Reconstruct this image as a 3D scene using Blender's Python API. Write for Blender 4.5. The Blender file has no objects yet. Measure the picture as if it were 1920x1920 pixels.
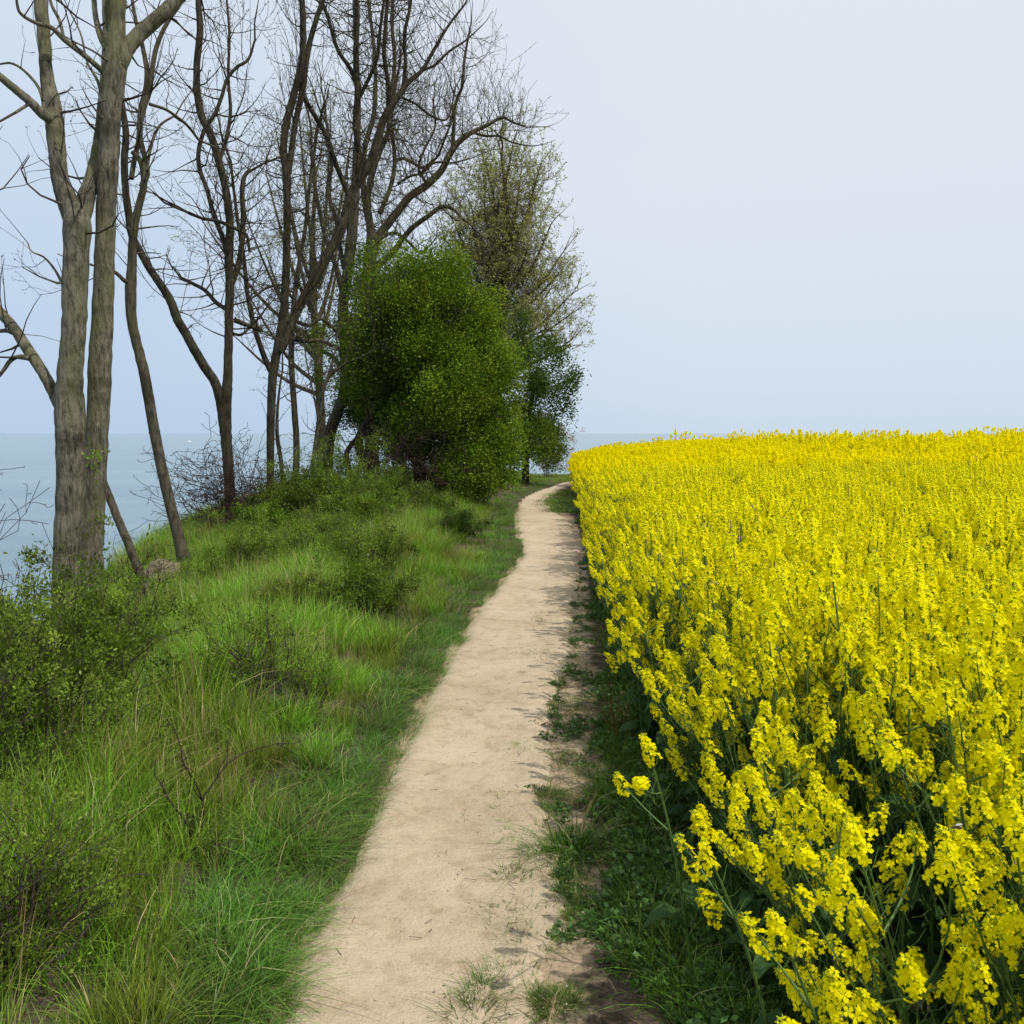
import bpy, math, random
import numpy as np
from mathutils import Vector, noise as mnoise

PI = math.pi
R = math.radians
rnd = random.Random(7)
rng = np.random.default_rng(11)
sc = bpy.context.scene
COL = sc.collection

# ------------------------------------------------------------------ camera, sky, sun
F = 1663.0          # focal length in pixels of the 1920 px picture (60 degrees)
PITCH = R(5.08)
EYE = 1.75
cam_d = bpy.data.cameras.new('camera')
cam = bpy.data.objects.new('camera', cam_d)
COL.objects.link(cam)
cam.location = (0, 0, EYE)
cam.rotation_euler = (PI / 2 - PITCH, 0, 0)
cam_d.sensor_width = 36
cam_d.lens = 18 / math.tan(R(30))
cam_d.clip_start = 0.05
cam_d.clip_end = 60000
sc.camera = cam

SUN_EL = R(58)
SUN_AZ = R(124)      # clockwise from +Y (view direction): to the right, a little behind
world = bpy.data.worlds.new('World')
sc.world = world
world.use_nodes = True
wt = world.node_tree
wt.nodes.clear()
w_out = wt.nodes.new('ShaderNodeOutputWorld')
w_bg = wt.nodes.new('ShaderNodeBackground')
w_bg.inputs['Strength'].default_value = 0.1
w_sky = wt.nodes.new('ShaderNodeTexSky')
w_sky.sky_type = 'NISHITA'
w_sky.sun_disc = False
w_sky.sun_elevation = SUN_EL
w_sky.sun_rotation = SUN_AZ
w_sky.air_density = 1.0
w_sky.dust_density = 2.5
w_tc = wt.nodes.new('ShaderNodeTexCoord')
w_sep = wt.nodes.new('ShaderNodeSeparateXYZ')
wt.links.new(w_tc.outputs['Generated'], w_sep.inputs[0])


def ramp(nt, stops, fac=None):
    n = nt.nodes.new('ShaderNodeValToRGB')
    el = n.color_ramp.elements
    while len(el) < len(stops):
        el.new(0.5)
    for e, (p, c) in zip(el, stops):
        e.position = p
        e.color = (c[0], c[1], c[2], 1)
    if fac is not None:
        nt.links.new(fac, n.inputs[0])
    return n


# thin high cloud veil: bluer low and to the left, whiter high and towards the sun
w_l = ramp(wt, [(0.0, (.52, .655, .85)), (.12, (.55, .68, .86)), (.30, (.655, .76, .89)), (.50, (.73, .80, .91))], w_sep.outputs['Z'])
w_r = ramp(wt, [(0.0, (.64, .755, .885)), (.10, (.71, .79, .90)), (.24, (.785, .825, .91)), (.50, (.82, .845, .915))], w_sep.outputs['Z'])
w_mr = wt.nodes.new('ShaderNodeMapRange')
w_mr.interpolation_type = 'SMOOTHSTEP'
w_mr.inputs['From Min'].default_value = -0.42
w_mr.inputs['From Max'].default_value = 0.22
w_noise = wt.nodes.new('ShaderNodeTexNoise')
w_noise.inputs['Scale'].default_value = 2.3
w_noise.inputs['Detail'].default_value = 4
w_map = wt.nodes.new('ShaderNodeMapping')
w_map.inputs['Scale'].default_value = (1, 1, 3)
wt.links.new(w_tc.outputs['Generated'], w_map.inputs[0])
wt.links.new(w_map.outputs[0], w_noise.inputs['Vector'])
w_ma = wt.nodes.new('ShaderNodeMath')
w_ma.operation = 'MULTIPLY_ADD'
w_ma.inputs[1].default_value = 0.42
wt.links.new(w_noise.outputs['Fac'], w_ma.inputs[0])
w_mb = wt.nodes.new('ShaderNodeMath')
w_mb.operation = 'SUBTRACT'
w_mb.inputs[1].default_value = 0.21
wt.links.new(w_sep.outputs['X'], w_mb.inputs[0])
wt.links.new(w_mb.outputs[0], w_ma.inputs[2])
wt.links.new(w_ma.outputs[0], w_mr.inputs['Value'])
w_mix = wt.nodes.new('ShaderNodeMixRGB')
wt.links.new(w_mr.outputs[0], w_mix.inputs[0])
wt.links.new(w_l.outputs[0], w_mix.inputs[1])
wt.links.new(w_r.outputs[0], w_mix.inputs[2])
w_sc = wt.nodes.new('ShaderNodeVectorMath')
w_sc.operation = 'SCALE'
w_sc.inputs['Scale'].default_value = 10.0
wt.links.new(w_mix.outputs[0], w_sc.inputs[0])
w_m2 = wt.nodes.new('ShaderNodeMixRGB')
w_m2.inputs[0].default_value = 0.93
wt.links.new(w_sky.outputs[0], w_m2.inputs[1])
wt.links.new(w_sc.outputs[0], w_m2.inputs[2])
wt.links.new(w_m2.outputs[0], w_bg.inputs['Color'])
wt.links.new(w_bg.outputs[0], w_out.inputs['Surface'])

sun_d = bpy.data.lights.new('sun', 'SUN')
sun_d.energy = 3.6
sun_d.angle = R(0.6)
sun_d.color = (1.0, .95, .87)
sun = bpy.data.objects.new('sun', sun_d)
COL.objects.link(sun)
to_sun = Vector((math.sin(SUN_AZ) * math.cos(SUN_EL), math.cos(SUN_AZ) * math.cos(SUN_EL), math.sin(SUN_EL)))
sun.rotation_euler = to_sun.to_track_quat('Z', 'Y').to_euler()
sun.location = (20, -10, 30)

sc.view_settings.view_transform = 'Standard'
sc.view_settings.look = 'None'
sc.view_settings.exposure = 0.0
sc.view_settings.gamma = 1.0
sc.cycles.max_bounces = 6
sc.cycles.diffuse_bounces = 3
sc.cycles.transmission_bounces = 4
sc.cycles.transparent_max_bounces = 4

# ------------------------------------------------------------------ terrain shape
CS, SN = math.cos(PITCH), math.sin(PITCH)


def smooth(a, b, x):
    t = np.clip((x - a) / (b - a), 0, 1)
    return t * t * (3 - 2 * t)


_ey = np.array([-14, 0, 8, 12, 16, 22, 28, 36, 44, 49, 60.])
_ex = np.array([-4.0, -4.0, -4.2, -5.0, -6.2, -6.8, -6.5, -5.2, -3.4, -1.5, 2.0])


def edge_x(y):
    return np.interp(y, _ey, _ex)


def lump(x, y):
    return (np.sin(x * 1.9 + y * .7) * np.sin(y * 1.3 - x * .5) * .06
            + np.sin(x * 4.3 - y * 1.7 + 1) * np.sin(y * 3.1 + x * 1.1) * .025)


def inland(x, y):
    return np.minimum(x - edge_x(y), 49.0 + .02 * x - y)


def ground(x, y):
    x = np.asarray(x, float)
    y = np.asarray(y, float)
    s = np.clip(y / 40, 0, 1.15) ** 1.25
    u = x - .045 * y
    z = -.42 * s
    ur = np.clip(u - .9, 0, None)
    z = z + s * (.52 * (1 - np.exp(-ur / 1.7)) + .0115 * ur)
    ul = smooth(-.7, -2.6, u)
    z = z + ul * (.12 + .16 * s)
    z = z + (smooth(-.9, -1.8, u) + .4 * smooth(1.2, 3, u)) * lump(x, y)
    z = z - .42 * smooth(-1.6, -4.0, x) * (1 - smooth(11.5, 19, y))
    d = inland(x, y)
    z = z - np.clip(.9 - d, 0, None) ** 2 * .18 * (d > -1.0)
    z = np.where(d <= -1.0, z - 1.9 ** 2 * .18 + (d + 1.0) * 1.5, z)
    return np.maximum(z, -16)


def gz(x, y):
    return float(ground(x, y))


def ray(px, py):
    a, b = (px - 960) / F, (960 - py) / F
    return a, CS + b * SN, -SN + b * CS


def hit(px, py):
    """the point of the ground seen at a pixel of the photograph"""
    dx, dy, dz = ray(px, py)
    t = 1.0
    while t < 120:
        if EYE + dz * t < gz(dx * t, dy * t):
            lo, hi = t - .25, t
            for _ in range(18):
                m = (lo + hi) / 2
                if EYE + dz * m < gz(dx * m, dy * m):
                    hi = m
                else:
                    lo = m
            return Vector((dx * hi, dy * hi, gz(dx * hi, dy * hi)))
        t += .25
    return Vector((dx * 45, dy * 45, gz(dx * 45, dy * 45)))


def at(px, py, Y):
    """the point at distance Y ahead seen at a pixel of the photograph"""
    dx, dy, dz = ray(px, py)
    t = Y / dy
    return Vector((dx * t, Y, EYE + dz * t))


# ------------------------------------------------------------------ mesh helpers
def build(name, V, quads=None, tris=None, mat=None, parent=None, col=None, mats=None, midx=None, smooth_=True, link=True):
    V = np.asarray(V, np.float32).reshape(-1, 3)
    me = bpy.data.meshes.new(name)
    q = np.zeros((0, 4), np.int32) if quads is None or len(quads) == 0 else np.asarray(quads, np.int32).reshape(-1, 4)
    t = np.zeros((0, 3), np.int32) if tris is None or len(tris) == 0 else np.asarray(tris, np.int32).reshape(-1, 3)
    me.vertices.add(len(V))
    me.vertices.foreach_set('co', V.ravel())
    nl = len(q) * 4 + len(t) * 3
    me.loops.add(nl)
    me.loops.foreach_set('vertex_index', np.concatenate([q.ravel(), t.ravel()]))
    me.polygons.add(len(q) + len(t))
    ls = np.concatenate([np.arange(len(q)) * 4, len(q) * 4 + np.arange(len(t)) * 3]).astype(np.int32)
    me.polygons.foreach_set('loop_start', ls)
    if smooth_:
        me.polygons.foreach_set('use_smooth', np.ones(len(q) + len(t), bool))
    if mats:
        for m in mats:
            me.materials.append(m)
        me.polygons.foreach_set('material_index', np.asarray(midx, np.int32))
    elif mat:
        me.materials.append(mat)
    if col is not None:
        a = me.attributes.new('Col', 'FLOAT_COLOR', 'POINT')
        c = np.ones((len(V), 4), np.float32)
        c[:, :3] = col
        a.data.foreach_set('color', c.ravel())
    me.update(calc_edges=True)
    me.validate()
    o = bpy.data.objects.new(name, me)
    if link:
        COL.objects.link(o)
    if parent is not None:
        o.parent = parent
        if parent.type == 'EMPTY' or True:
            o.matrix_parent_inverse = parent.matrix_basis.inverted() if parent.get('_inv') else o.matrix_parent_inverse
    return o


def tag(o, label=None, cat=None, group=None, kind=None):
    if label:
        o['label'] = label
    if cat:
        o['category'] = cat
    if group:
        o['group'] = group
    if kind:
        o['kind'] = kind
    return o


def empty(name, loc):
    o = bpy.data.objects.new(name, None)
    COL.objects.link(o)
    o.location = loc
    o.empty_display_size = .1
    return o


def tubes(paths, sides=8, jitter=0.0, cap=True):
    """paths: list of (points Nx3, radii N) -> V, quads ; continuous tapered tubes"""
    Vs, Qs, base = [], [], 0
    for pts, rad in paths:
        P = np.asarray(pts, float)
        r = np.asarray(rad, float)
        n = len(P)
        T = np.gradient(P, axis=0)
        T /= np.linalg.norm(T, axis=1)[:, None] + 1e-9
        ref = np.array([0, 1, 0.]) if abs(T[0][1]) < .9 else np.array([1, 0, 0.])
        A = np.cross(T, ref)
        A /= np.linalg.norm(A, axis=1)[:, None] + 1e-9
        B = np.cross(T, A)
        th = np.arange(sides) / sides * 2 * PI
        rr = r[:, None] * np.ones(sides)[None]
        if jitter:
            k = np.arange(n)[:, None]
            rr = rr * (1 + jitter * (np.sin(th * 2 + k * .35 + base) * .5 + np.sin(th * 3 - k * .6 + 2) * .35 + rng.normal(0, .35, (n, sides))))
        ring = P[:, None] + rr[..., None] * (np.cos(th)[None, :, None] * A[:, None] + np.sin(th)[None, :, None] * B[:, None])
        Vs.append(ring.reshape(-1, 3))
        i = np.arange(n - 1)[:, None] * sides
        j = np.arange(sides)[None]
        j2 = (j + 1) % sides
        Qs.append(np.stack([i + j, i + j2, i + j2 + sides, i + j + sides], -1).reshape(-1, 4) + base)
        base += n * sides
    return np.concatenate(Vs), np.concatenate(Qs)


def segs_mesh(segs, sides=3):
    """segs: array N x 8 (p0, p1, r0, r1) -> small prisms"""
    S = np.asarray(segs, float).reshape(-1, 8)
    p0, p1, r0, r1 = S[:, :3], S[:, 3:6], S[:, 6], S[:, 7]
    T = p1 - p0
    T /= np.linalg.norm(T, axis=1)[:, None] + 1e-9
    ref = np.where(np.abs(T[:, 2:3]) < .9, np.array([[0, 0, 1.]]), np.array([[1., 0, 0]]))
    A = np.cross(T, ref)
    A /= np.linalg.norm(A, axis=1)[:, None] + 1e-9
    B = np.cross(T, A)
    th = np.arange(sides) / sides * 2 * PI
    D = np.cos(th)[None, :, None] * A[:, None] + np.sin(th)[None, :, None] * B[:, None]
    V = np.concatenate([p0[:, None] + D * r0[:, None, None], p1[:, None] + D * r1[:, None, None]], 1)
    n = len(S)
    j = np.arange(sides)
    q = np.stack([j, (j + 1) % sides, (j + 1) % sides + sides, j + sides], -1)
    Q = q[None] + (np.arange(n) * 2 * sides)[:, None, None]
    return V.reshape(-1, 3), Q.reshape(-1, 4)


def unit(a):
    return a / (np.linalg.norm(a, axis=-1, keepdims=True) + 1e-9)


def leaf_mesh(P, D, size, aspect=.5, g=None, fold=.15):
    """diamond leaves at P pointing along D"""
    g = g or rng
    P = np.asarray(P, float)
    n = len(P)
    D = unit(np.asarray(D, float))
    W = unit(np.cross(D, unit(g.normal(size=(n, 3)))))
    N = np.cross(D, W)
    s = np.asarray(size, float) * np.ones(n)
    s = s[:, None]
    a = P
    b = P + D * s * .5 + W * s * aspect * .5 + N * s * fold
    c = P + D * s
    d = P + D * s * .5 - W * s * aspect * .5 + N * s * fold
    V = np.stack([a, b, c, d], 1).reshape(-1, 3)
    Q = np.arange(n * 4).reshape(-1, 4)
    return V, Q


# ------------------------------------------------------------------ materials
def new_mat(name):
    m = bpy.data.materials.new(name)
    m.use_nodes = True
    nt = m.node_tree
    nt.nodes.clear()
    out = nt.nodes.new('ShaderNodeOutputMaterial')
    return m, nt, out


def noise_tex(nt, scale, detail=4, rough=.55, coord='Object', stretch=None):
    tc = nt.nodes.new('ShaderNodeTexCoord')
    if coord == 'World':
        g = nt.nodes.new('ShaderNodeNewGeometry')
        src = g.outputs['Position']
    else:
        src = tc.outputs[coord]
    if stretch:
        mp = nt.nodes.new('ShaderNodeMapping')
        mp.inputs['Scale'].default_value = stretch
        nt.links.new(src, mp.inputs[0])
        src = mp.outputs[0]
    n = nt.nodes.new('ShaderNodeTexNoise')
    n.inputs['Scale'].default_value = scale
    n.inputs['Detail'].default_value = detail
    n.inputs['Roughness'].default_value = rough
    nt.links.new(src, n.inputs['Vector'])
    return n


def mixrgb(nt, a, b, fac, mode='MIX'):
    n = nt.nodes.new('ShaderNodeMixRGB')
    n.blend_type = mode
    for k, v in ((0, fac), (1, a), (2, b)):
        if isinstance(v, (int, float)):
            n.inputs[k].default_value = v
        elif isinstance(v, tuple):
            n.inputs[k].default_value = (*v, 1)
        else:
            nt.links.new(v, n.inputs[k])
    return n.outputs[0]


def leafy(name, colour, trans=.35, gloss=.25, rough=.5, patch=None, patch_scale=.8, vary=.25, tcol=None):
    """thin foliage: colour attribute x colour, patchy by place, some light let through"""
    m, nt, out = new_mat(name)
    at_ = nt.nodes.new('ShaderNodeAttribute')
    at_.attribute_name = 'Col'
    c = mixrgb(nt, at_.outputs['Color'], colour, 1.0, 'MULTIPLY')
    if patch:
        nz = noise_tex(nt, patch_scale, 3, .6, 'World')
        rp = ramp(nt, [(.38, (0, 0, 0)), (.62, (1, 1, 1))], nz.outputs['Fac'])
        c2 = mixrgb(nt, c, patch, 1.0, 'MULTIPLY')
        c = mixrgb(nt, c, c2, rp.outputs[0])
    oi = nt.nodes.new('ShaderNodeObjectInfo')
    mr = nt.nodes.new('ShaderNodeMapRange')
    mr.inputs['To Min'].default_value = 1 - vary
    mr.inputs['To Max'].default_value = 1 + vary
    nt.links.new(oi.outputs['Random'], mr.inputs['Value'])
    hs = nt.nodes.new('ShaderNodeHueSaturation')
    nt.links.new(mr.outputs[0], hs.inputs['Value'])
    nt.links.new(c, hs.inputs['Color'])
    p = nt.nodes.new('ShaderNodeBsdfPrincipled')
    nt.links.new(hs.outputs[0], p.inputs['Base Color'])
    p.inputs['Roughness'].default_value = rough
    p.inputs['Specular IOR Level'].default_value = gloss
    tr = nt.nodes.new('ShaderNodeBsdfTranslucent')
    tc = mixrgb(nt, hs.outputs[0], tcol or (1.25, 1.3, .6), 1.0, 'MULTIPLY')
    nt.links.new(tc, tr.inputs['Color'])
    mx = nt.nodes.new('ShaderNodeMixShader')
    mx.inputs[0].default_value = trans
    nt.links.new(p.outputs[0], mx.inputs[1])
    nt.links.new(tr.outputs[0], mx.inputs[2])
    nt.links.new(mx.outputs[0], out.inputs['Surface'])
    return m


def bark(name, dark, light, moss, scale=1.0, mossy=.5, bump=.5):
    m, nt, out = new_mat(name)
    a = noise_tex(nt, 26 * scale, 7, .75, 'World', (1, 1, .22))
    r1 = ramp(nt, [(.38, dark), (.56, light), (.8, tuple(v * 1.15 for v in light))], a.outputs['Fac'])
    b = noise_tex(nt, 2.2 * scale, 4, .6, 'World', (1, 1, .6))
    r2 = ramp(nt, [(.45, (0, 0, 0)), (.68, (mossy,) * 3)], b.outputs['Fac'])
    c = mixrgb(nt, r1.outputs[0], moss, r2.outputs[0])
    s = noise_tex(nt, 42 * scale, 2, .5, 'World')
    r3 = ramp(nt, [(.66, (0, 0, 0)), (.72, (.6, .6, .6))], s.outputs['Fac'])
    c = mixrgb(nt, c, tuple(min(1, v * 1.7) for v in light), r3.outputs[0])
    e = noise_tex(nt, 1.3 * scale, 3, .6, 'World', (1, 1, 2.5))
    r4 = ramp(nt, [(.5, (1, 1, 1)), (.66, (.5, .5, .5))], e.outputs['Fac'])
    c = mixrgb(nt, c, r4.outputs[0], 1.0, 'MULTIPLY')
    p = nt.nodes.new('ShaderNodeBsdfPrincipled')
    nt.links.new(c, p.inputs['Base Color'])
    p.inputs['Roughness'].default_value = .9
    p.inputs['Specular IOR Level'].default_value = .15
    bp = nt.nodes.new('ShaderNodeBump')
    bp.inputs['Strength'].default_value = bump
    bp.inputs['Distance'].default_value = .05
    nt.links.new(a.outputs['Fac'], bp.inputs['Height'])
    nt.links.new(bp.outputs[0], p.inputs['Normal'])
    nt.links.new(p.outputs[0], out.inputs['Surface'])
    return m


def plain(name, colour, rough=.7, spec=.3, var=None, vscale=20):
    m, nt, out = new_mat(name)
    p = nt.nodes.new('ShaderNodeBsdfPrincipled')
    n = noise_tex(nt, vscale, 4)
    r = ramp(nt, [(.35, colour), (.7, var or tuple(c * .8 for c in colour))], n.outputs['Fac'])
    nt.links.new(r.outputs[0], p.inputs['Base Color'])
    p.inputs['Roughness'].default_value = rough
    p.inputs['Specular IOR Level'].default_value = spec
    nt.links.new(p.outputs[0], out.inputs['Surface'])
    return m


M = {}
M['bark_grey'] = bark('bark_grey', (.060, .055, .038), (.260, .240, .180), (.170, .180, .070), 1.0, .75, 1.0)
M['bark_dark'] = bark('bark_dark', (.016, .014, .009), (.060, .052, .036), (.045, .048, .018), .8, .4, .5)
M['bark_mid'] = bark('bark_mid', (.030, .026, .018), (.105, .092, .066), (.070, .074, .028), .9, .5, .5)
M['twig'] = plain('twig', (.050, .040, .032), .85, .1, (.085, .070, .056), 6)
M['bramble'] = plain('bramble', (.030, .022, .017), .85, .1, (.060, .042, .034), 6)
M['twig_pale'] = plain('twig_pale', (.10, .085, .066), .85, .1, (.16, .135, .11), 6)
M['dead_stalk'] = plain('dead_stalk', (.13, .065, .03), .9, .1, (.24, .13, .06), 30)
M['bud'] = leafy('bud', (.13, .13, .07), .2, .1, vary=.1)
M['spring_leaf'] = leafy('spring_leaf', (.22, .235, .060), .4, .1, vary=.1)
M['bud_leaf'] = leafy('bud_leaf', (.36, .37, .14), .4, .1, vary=.1)
M['haw_leaf'] = leafy('haw_leaf', (.160, .240, .024), .24, .05, .7, (.70, .78, .7), 1.1, .0)
M['dark_leaf'] = leafy('dark_leaf', (.070, .125, .016), .3, .15, .55, (.7, .75, .7), 1.1, .0)
M['shrub_leaf'] = leafy('shrub_leaf', (.165, .220, .030), .38, .2, .5, (.7, .85, .6), 2.0, .0)
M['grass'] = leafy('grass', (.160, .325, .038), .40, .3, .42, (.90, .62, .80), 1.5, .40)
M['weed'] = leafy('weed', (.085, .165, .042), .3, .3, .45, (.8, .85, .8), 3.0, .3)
M['dry'] = leafy('dry', (.36, .29, .17), .3, .1, .7, None, 1, .3, (1, .9, .7))
M['petal'] = leafy('petal', (.955, .865, .004), .50, .06, .6, None, 1, .06, (1.05, 1.08, .3))
M['petal_bud'] = leafy('petal_bud', (.42, .48, .03), .3, .15, .5, None, 1, .1)
M['rape_stem'] = leafy('rape_stem', (.085, .150, .035), .12, .3, .45, None, 1, .2)
M['rape_leaf'] = leafy('rape_leaf', (.040, .085, .024), .3, .12, .55, None, 1, .3)

# ground under the plants: earth, sandy next to the path
m, nt, out = new_mat('earth')
sa = nt.nodes.new('ShaderNodeAttribute')
sa.attribute_name = 'sandy'
n1 = noise_tex(nt, 6, 6, .65, 'World')
n2 = noise_tex(nt, 60, 5, .7, 'World')
n3 = noise_tex(nt, 1.6, 4, .6, 'World')
soil = ramp(nt, [(.35, (.050, .040, .028)), (.62, (.105, .082, .058))], n1.outputs['Fac'])
sand = ramp(nt, [(.3, (.25, .190, .130)), (.52, (.40, .305, .205)), (.7, (.47, .36, .25))], n2.outputs['Fac'])
ad = nt.nodes.new('ShaderNodeMath')
ad.operation = 'MULTIPLY_ADD'
ad.inputs[1].default_value = 1.1
ad.inputs[2].default_value = -.55
nt.links.new(n1.outputs['Fac'], ad.inputs[0])
ad2 = nt.nodes.new('ShaderNodeMath')
ad2.operation = 'ADD'
nt.links.new(ad.outputs[0], ad2.inputs[0])
nt.links.new(sa.outputs['Fac'], ad2.inputs[1])
r = ramp(nt, [(.38, (0, 0, 0)), (.62, (1, 1, 1))], ad2.outputs[0])
c = mixrgb(nt, soil.outputs[0], sand.outputs[0], r.outputs[0])
bs = nt.nodes.new('ShaderNodeBsdfPrincipled')
bs.inputs['Roughness'].default_value = .95
bs.inputs['Specular IOR Level'].default_value = .1
nt.links.new(c, bs.inputs['Base Color'])
bp = nt.nodes.new('ShaderNodeBump')
bp.inputs['Strength'].default_value = .7
bp.inputs['Distance'].default_value = .02
nt.links.new(n2.outputs['Fac'], bp.inputs['Height'])
nt.links.new(bp.outputs[0], bs.inputs['Normal'])
nt.links.new(bs.outputs[0], out.inputs['Surface'])
M['earth'] = m

# trodden sandy path
m, nt, out = new_mat('trodden_sand')
n1 = noise_tex(nt, 1.4, 5, .6, 'World')
n2 = noise_tex(nt, 110, 4, .75, 'World')
n3 = noise_tex(nt, 9, 6, .7, 'World')
n4 = noise_tex(nt, 34, 3, .6, 'World')
c = ramp(nt, [(.32, (.430, .350, .238)), (.5, (.500, .412, .290)), (.7, (.550, .458, .330))], n1.outputs['Fac']).outputs[0]
g_ = ramp(nt, [(.30, (.72, .68, .64)), (.48, (1, 1, 1)), (.72, (1.0, 1.0, 1.0))], n2.outputs['Fac'])
c = mixrgb(nt, c, g_.outputs[0], 1.0, 'MULTIPLY')
g2 = ramp(nt, [(.33, (.80, .76, .72)), (.52, (1, 1, 1))], n3.outputs['Fac'])
c = mixrgb(nt, c, g2.outputs[0], 1.0, 'MULTIPLY')
g3 = ramp(nt, [(.215, (.5, .42, .35)), (.265, (1, 1, 1))], n4.outputs['Fac'])
c = mixrgb(nt, c, g3.outputs[0], .8, 'MULTIPLY')
bs = nt.nodes.new('ShaderNodeBsdfPrincipled')
bs.inputs['Roughness'].default_value = .95
bs.inputs['Specular IOR Level'].default_value = .1
nt.links.new(c, bs.inputs['Base Color'])
bp = nt.nodes.new('ShaderNodeBump')
bp.inputs['Strength'].default_value = .55
bp.inputs['Distance'].default_value = .012
nt.links.new(n2.outputs['Fac'], bp.inputs['Height'])
bp2 = nt.nodes.new('ShaderNodeBump')
bp2.inputs['Strength'].default_value = .6
bp2.inputs['Distance'].default_value = .05
nt.links.new(n3.outputs['Fac'], bp2.inputs['Height'])
nt.links.new(bp.outputs[0], bp2.inputs['Normal'])
nt.links.new(bp2.outputs[0], bs.inputs['Normal'])
nt.links.new(bs.outputs[0], out.inputs['Surface'])
M['path'] = m

# sea water
m, nt, out = new_mat('sea_water')
n1 = noise_tex(nt, .55, 7, .7, 'World', (.35, 1, 1))
n2 = noise_tex(nt, .03, 7, .65, 'World', (.2, 1.6, 1))
c = ramp(nt, [(.35, (.15, .235, .285)), (.65, (.205, .29, .335))], n2.outputs['Fac'])
bs = nt.nodes.new('ShaderNodeBsdfPrincipled')
nt.links.new(c.outputs[0], bs.inputs['Base Color'])
bs.inputs['Roughness'].default_value = .22
bs.inputs['IOR'].default_value = 1.33
bp = nt.nodes.new('ShaderNodeBump')
bp.inputs['Strength'].default_value = 1.0
bp.inputs['Distance'].default_value = .8
nt.links.new(n1.outputs['Fac'], bp.inputs['Height'])
nt.links.new(bp.outputs[0], bs.inputs['Normal'])
nt.links.new(bs.outputs[0], out.inputs['Surface'])
M['sea'] = m

# ------------------------------------------------------------------ the setting: sea, ground, path
SEA_Z = -13.0
s_ = 42000
V = np.array([[-s_, -s_, SEA_Z], [s_, -s_, SEA_Z], [s_, s_, SEA_Z], [-s_, s_, SEA_Z]])
tag(build('sea', V, [[0, 1, 2, 3]], mat=M['sea'], smooth_=False), kind='structure')

Lp = [(525, 1920), (560, 1800), (612, 1700), (668, 1600), (716, 1500), (764, 1400), (806, 1300), (864, 1200), (893, 1150), (935, 1100),
      (968, 1060), (982, 1035), (974, 1003), (969, 980), (973, 950), (985, 934), (1008, 922), (1034, 913), (1056, 905)]
Rp = [(1062, 1920), (1052, 1800), (1042, 1700), (1030, 1600), (1022, 1500), (1028, 1400), (1042, 1300), (1068, 1200), (1078, 1150), (1086, 1100),
      (1090, 1060), (1088, 1035), (1080, 1003), (1066, 978), (1035, 958), (1022, 944), (1030, 932), (1046, 922), (1062, 913)]
Lw = [hit(*p) for p in Lp]
Rw = [hit(*p) for p in Rp]
Lw = [Vector((-.72, -6, 0)), Vector((-.72, 0, 0))] + Lw + [Lw[-1] + Vector((.7, 2.3, 0)), Lw[-1] + Vector((2.0, 5.0, 0))]
Rw = [Vector((.22, -6, 0)), Vector((.20, 0, 0))] + Rw + [Rw[-1] + Vector((.7, 1.6, 0)), Rw[-1] + Vector((2.4, 4.0, 0))]


def resample(pts, n):
    P = np.array([[p[0], p[1]] for p in pts])
    # smooth by Catmull-Rom through the points, same parameter on both sides
    k = len(P)
    t = np.linspace(0, k - 1, n)
    i = np.clip(t.astype(int), 0, k - 2)
    f = (t - i)[:, None]
    p0, p1, p2, p3 = P[np.clip(i - 1, 0, k - 1)], P[i], P[i + 1], P[np.clip(i + 2, 0, k - 1)]
    return .5 * (2 * p1 + (p2 - p0) * f + (2 * p0 - 5 * p1 + 4 * p2 - p3) * f ** 2 + (3 * p1 - p0 - 3 * p2 + p3) * f ** 3)


NP_ = 900
Lc, Rc = resample(Lw, NP_), resample(Rw, NP_)
tt = np.arange(NP_)


def wob(seed, amp):
    g = np.random.default_rng(seed)
    w = np.zeros(NP_)
    for k in (6, 11, 23, 47, 90, 170):
        w += np.interp(tt, np.linspace(0, NP_, k * 4), g.normal(size=k * 4)) / (k ** .55)
    return w * amp


Lc[:, 0] += wob(1, .022)
Rc[:, 0] += wob(2, .10)
CW = 14
ff = np.linspace(0, 1, CW)[None, :, None]
G = Lc[:, None] * (1 - ff) + Rc[:, None] * ff
gx, gy = G[..., 0], G[..., 1]
dish = -.018 * np.sin(np.linspace(0, PI, CW))[None]
zz = ground(gx, gy) + .022 + dish + .012 * np.sin(gx * 5 + gy * 3) * np.sin(gy * 2.2)
edge_drop = np.ones(CW)
zz[:, 0] -= .03
zz[:, -1] -= .03
V = np.stack([gx, gy, zz], -1).reshape(-1, 3)
i = np.arange(NP_ - 1)[:, None] * CW
j = np.arange(CW - 1)[None]
Q = np.stack([i + j, i + j + 1, i + j + 1 + CW, i + j + CW], -1).reshape(-1, 4)
tag(build('path', V, Q, mat=M['path']), kind='structure')


def side_x(y, C):
    """x of a path side at a distance y (C sorted by y well enough)"""
    o = np.argsort(C[:, 1])
    return np.interp(y, C[o, 1], C[o, 0])


# field edge at the foot of the crop
Ew = [Vector((.76, -8, 0)), Vector((.76, 0, 0))] + [hit(*p) for p in
      [(1440, 1920), (1312, 1700), (1232, 1500), (1178, 1350), (1138, 1200), (1114, 1080), (1096, 1000), (1082, 950), (1072, 918)]]
Ew += [Ew[-1] + Vector((.15, 2.5, 0)), Ew[-1] + Vector((.9, 5.0, 0)), Ew[-1] + Vector((3, 7, 0)), Ew[-1] + Vector((12, 8.5, 0)), Ew[-1] + Vector((60, 9, 0))]
_fy = np.array([p[1] for p in Ew])
_fx = np.array([p[0] for p in Ew])
FIELD_END = Ew[-5][1] + 7


def field_x(y):
    return np.interp(y, _fy, _fx)


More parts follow.
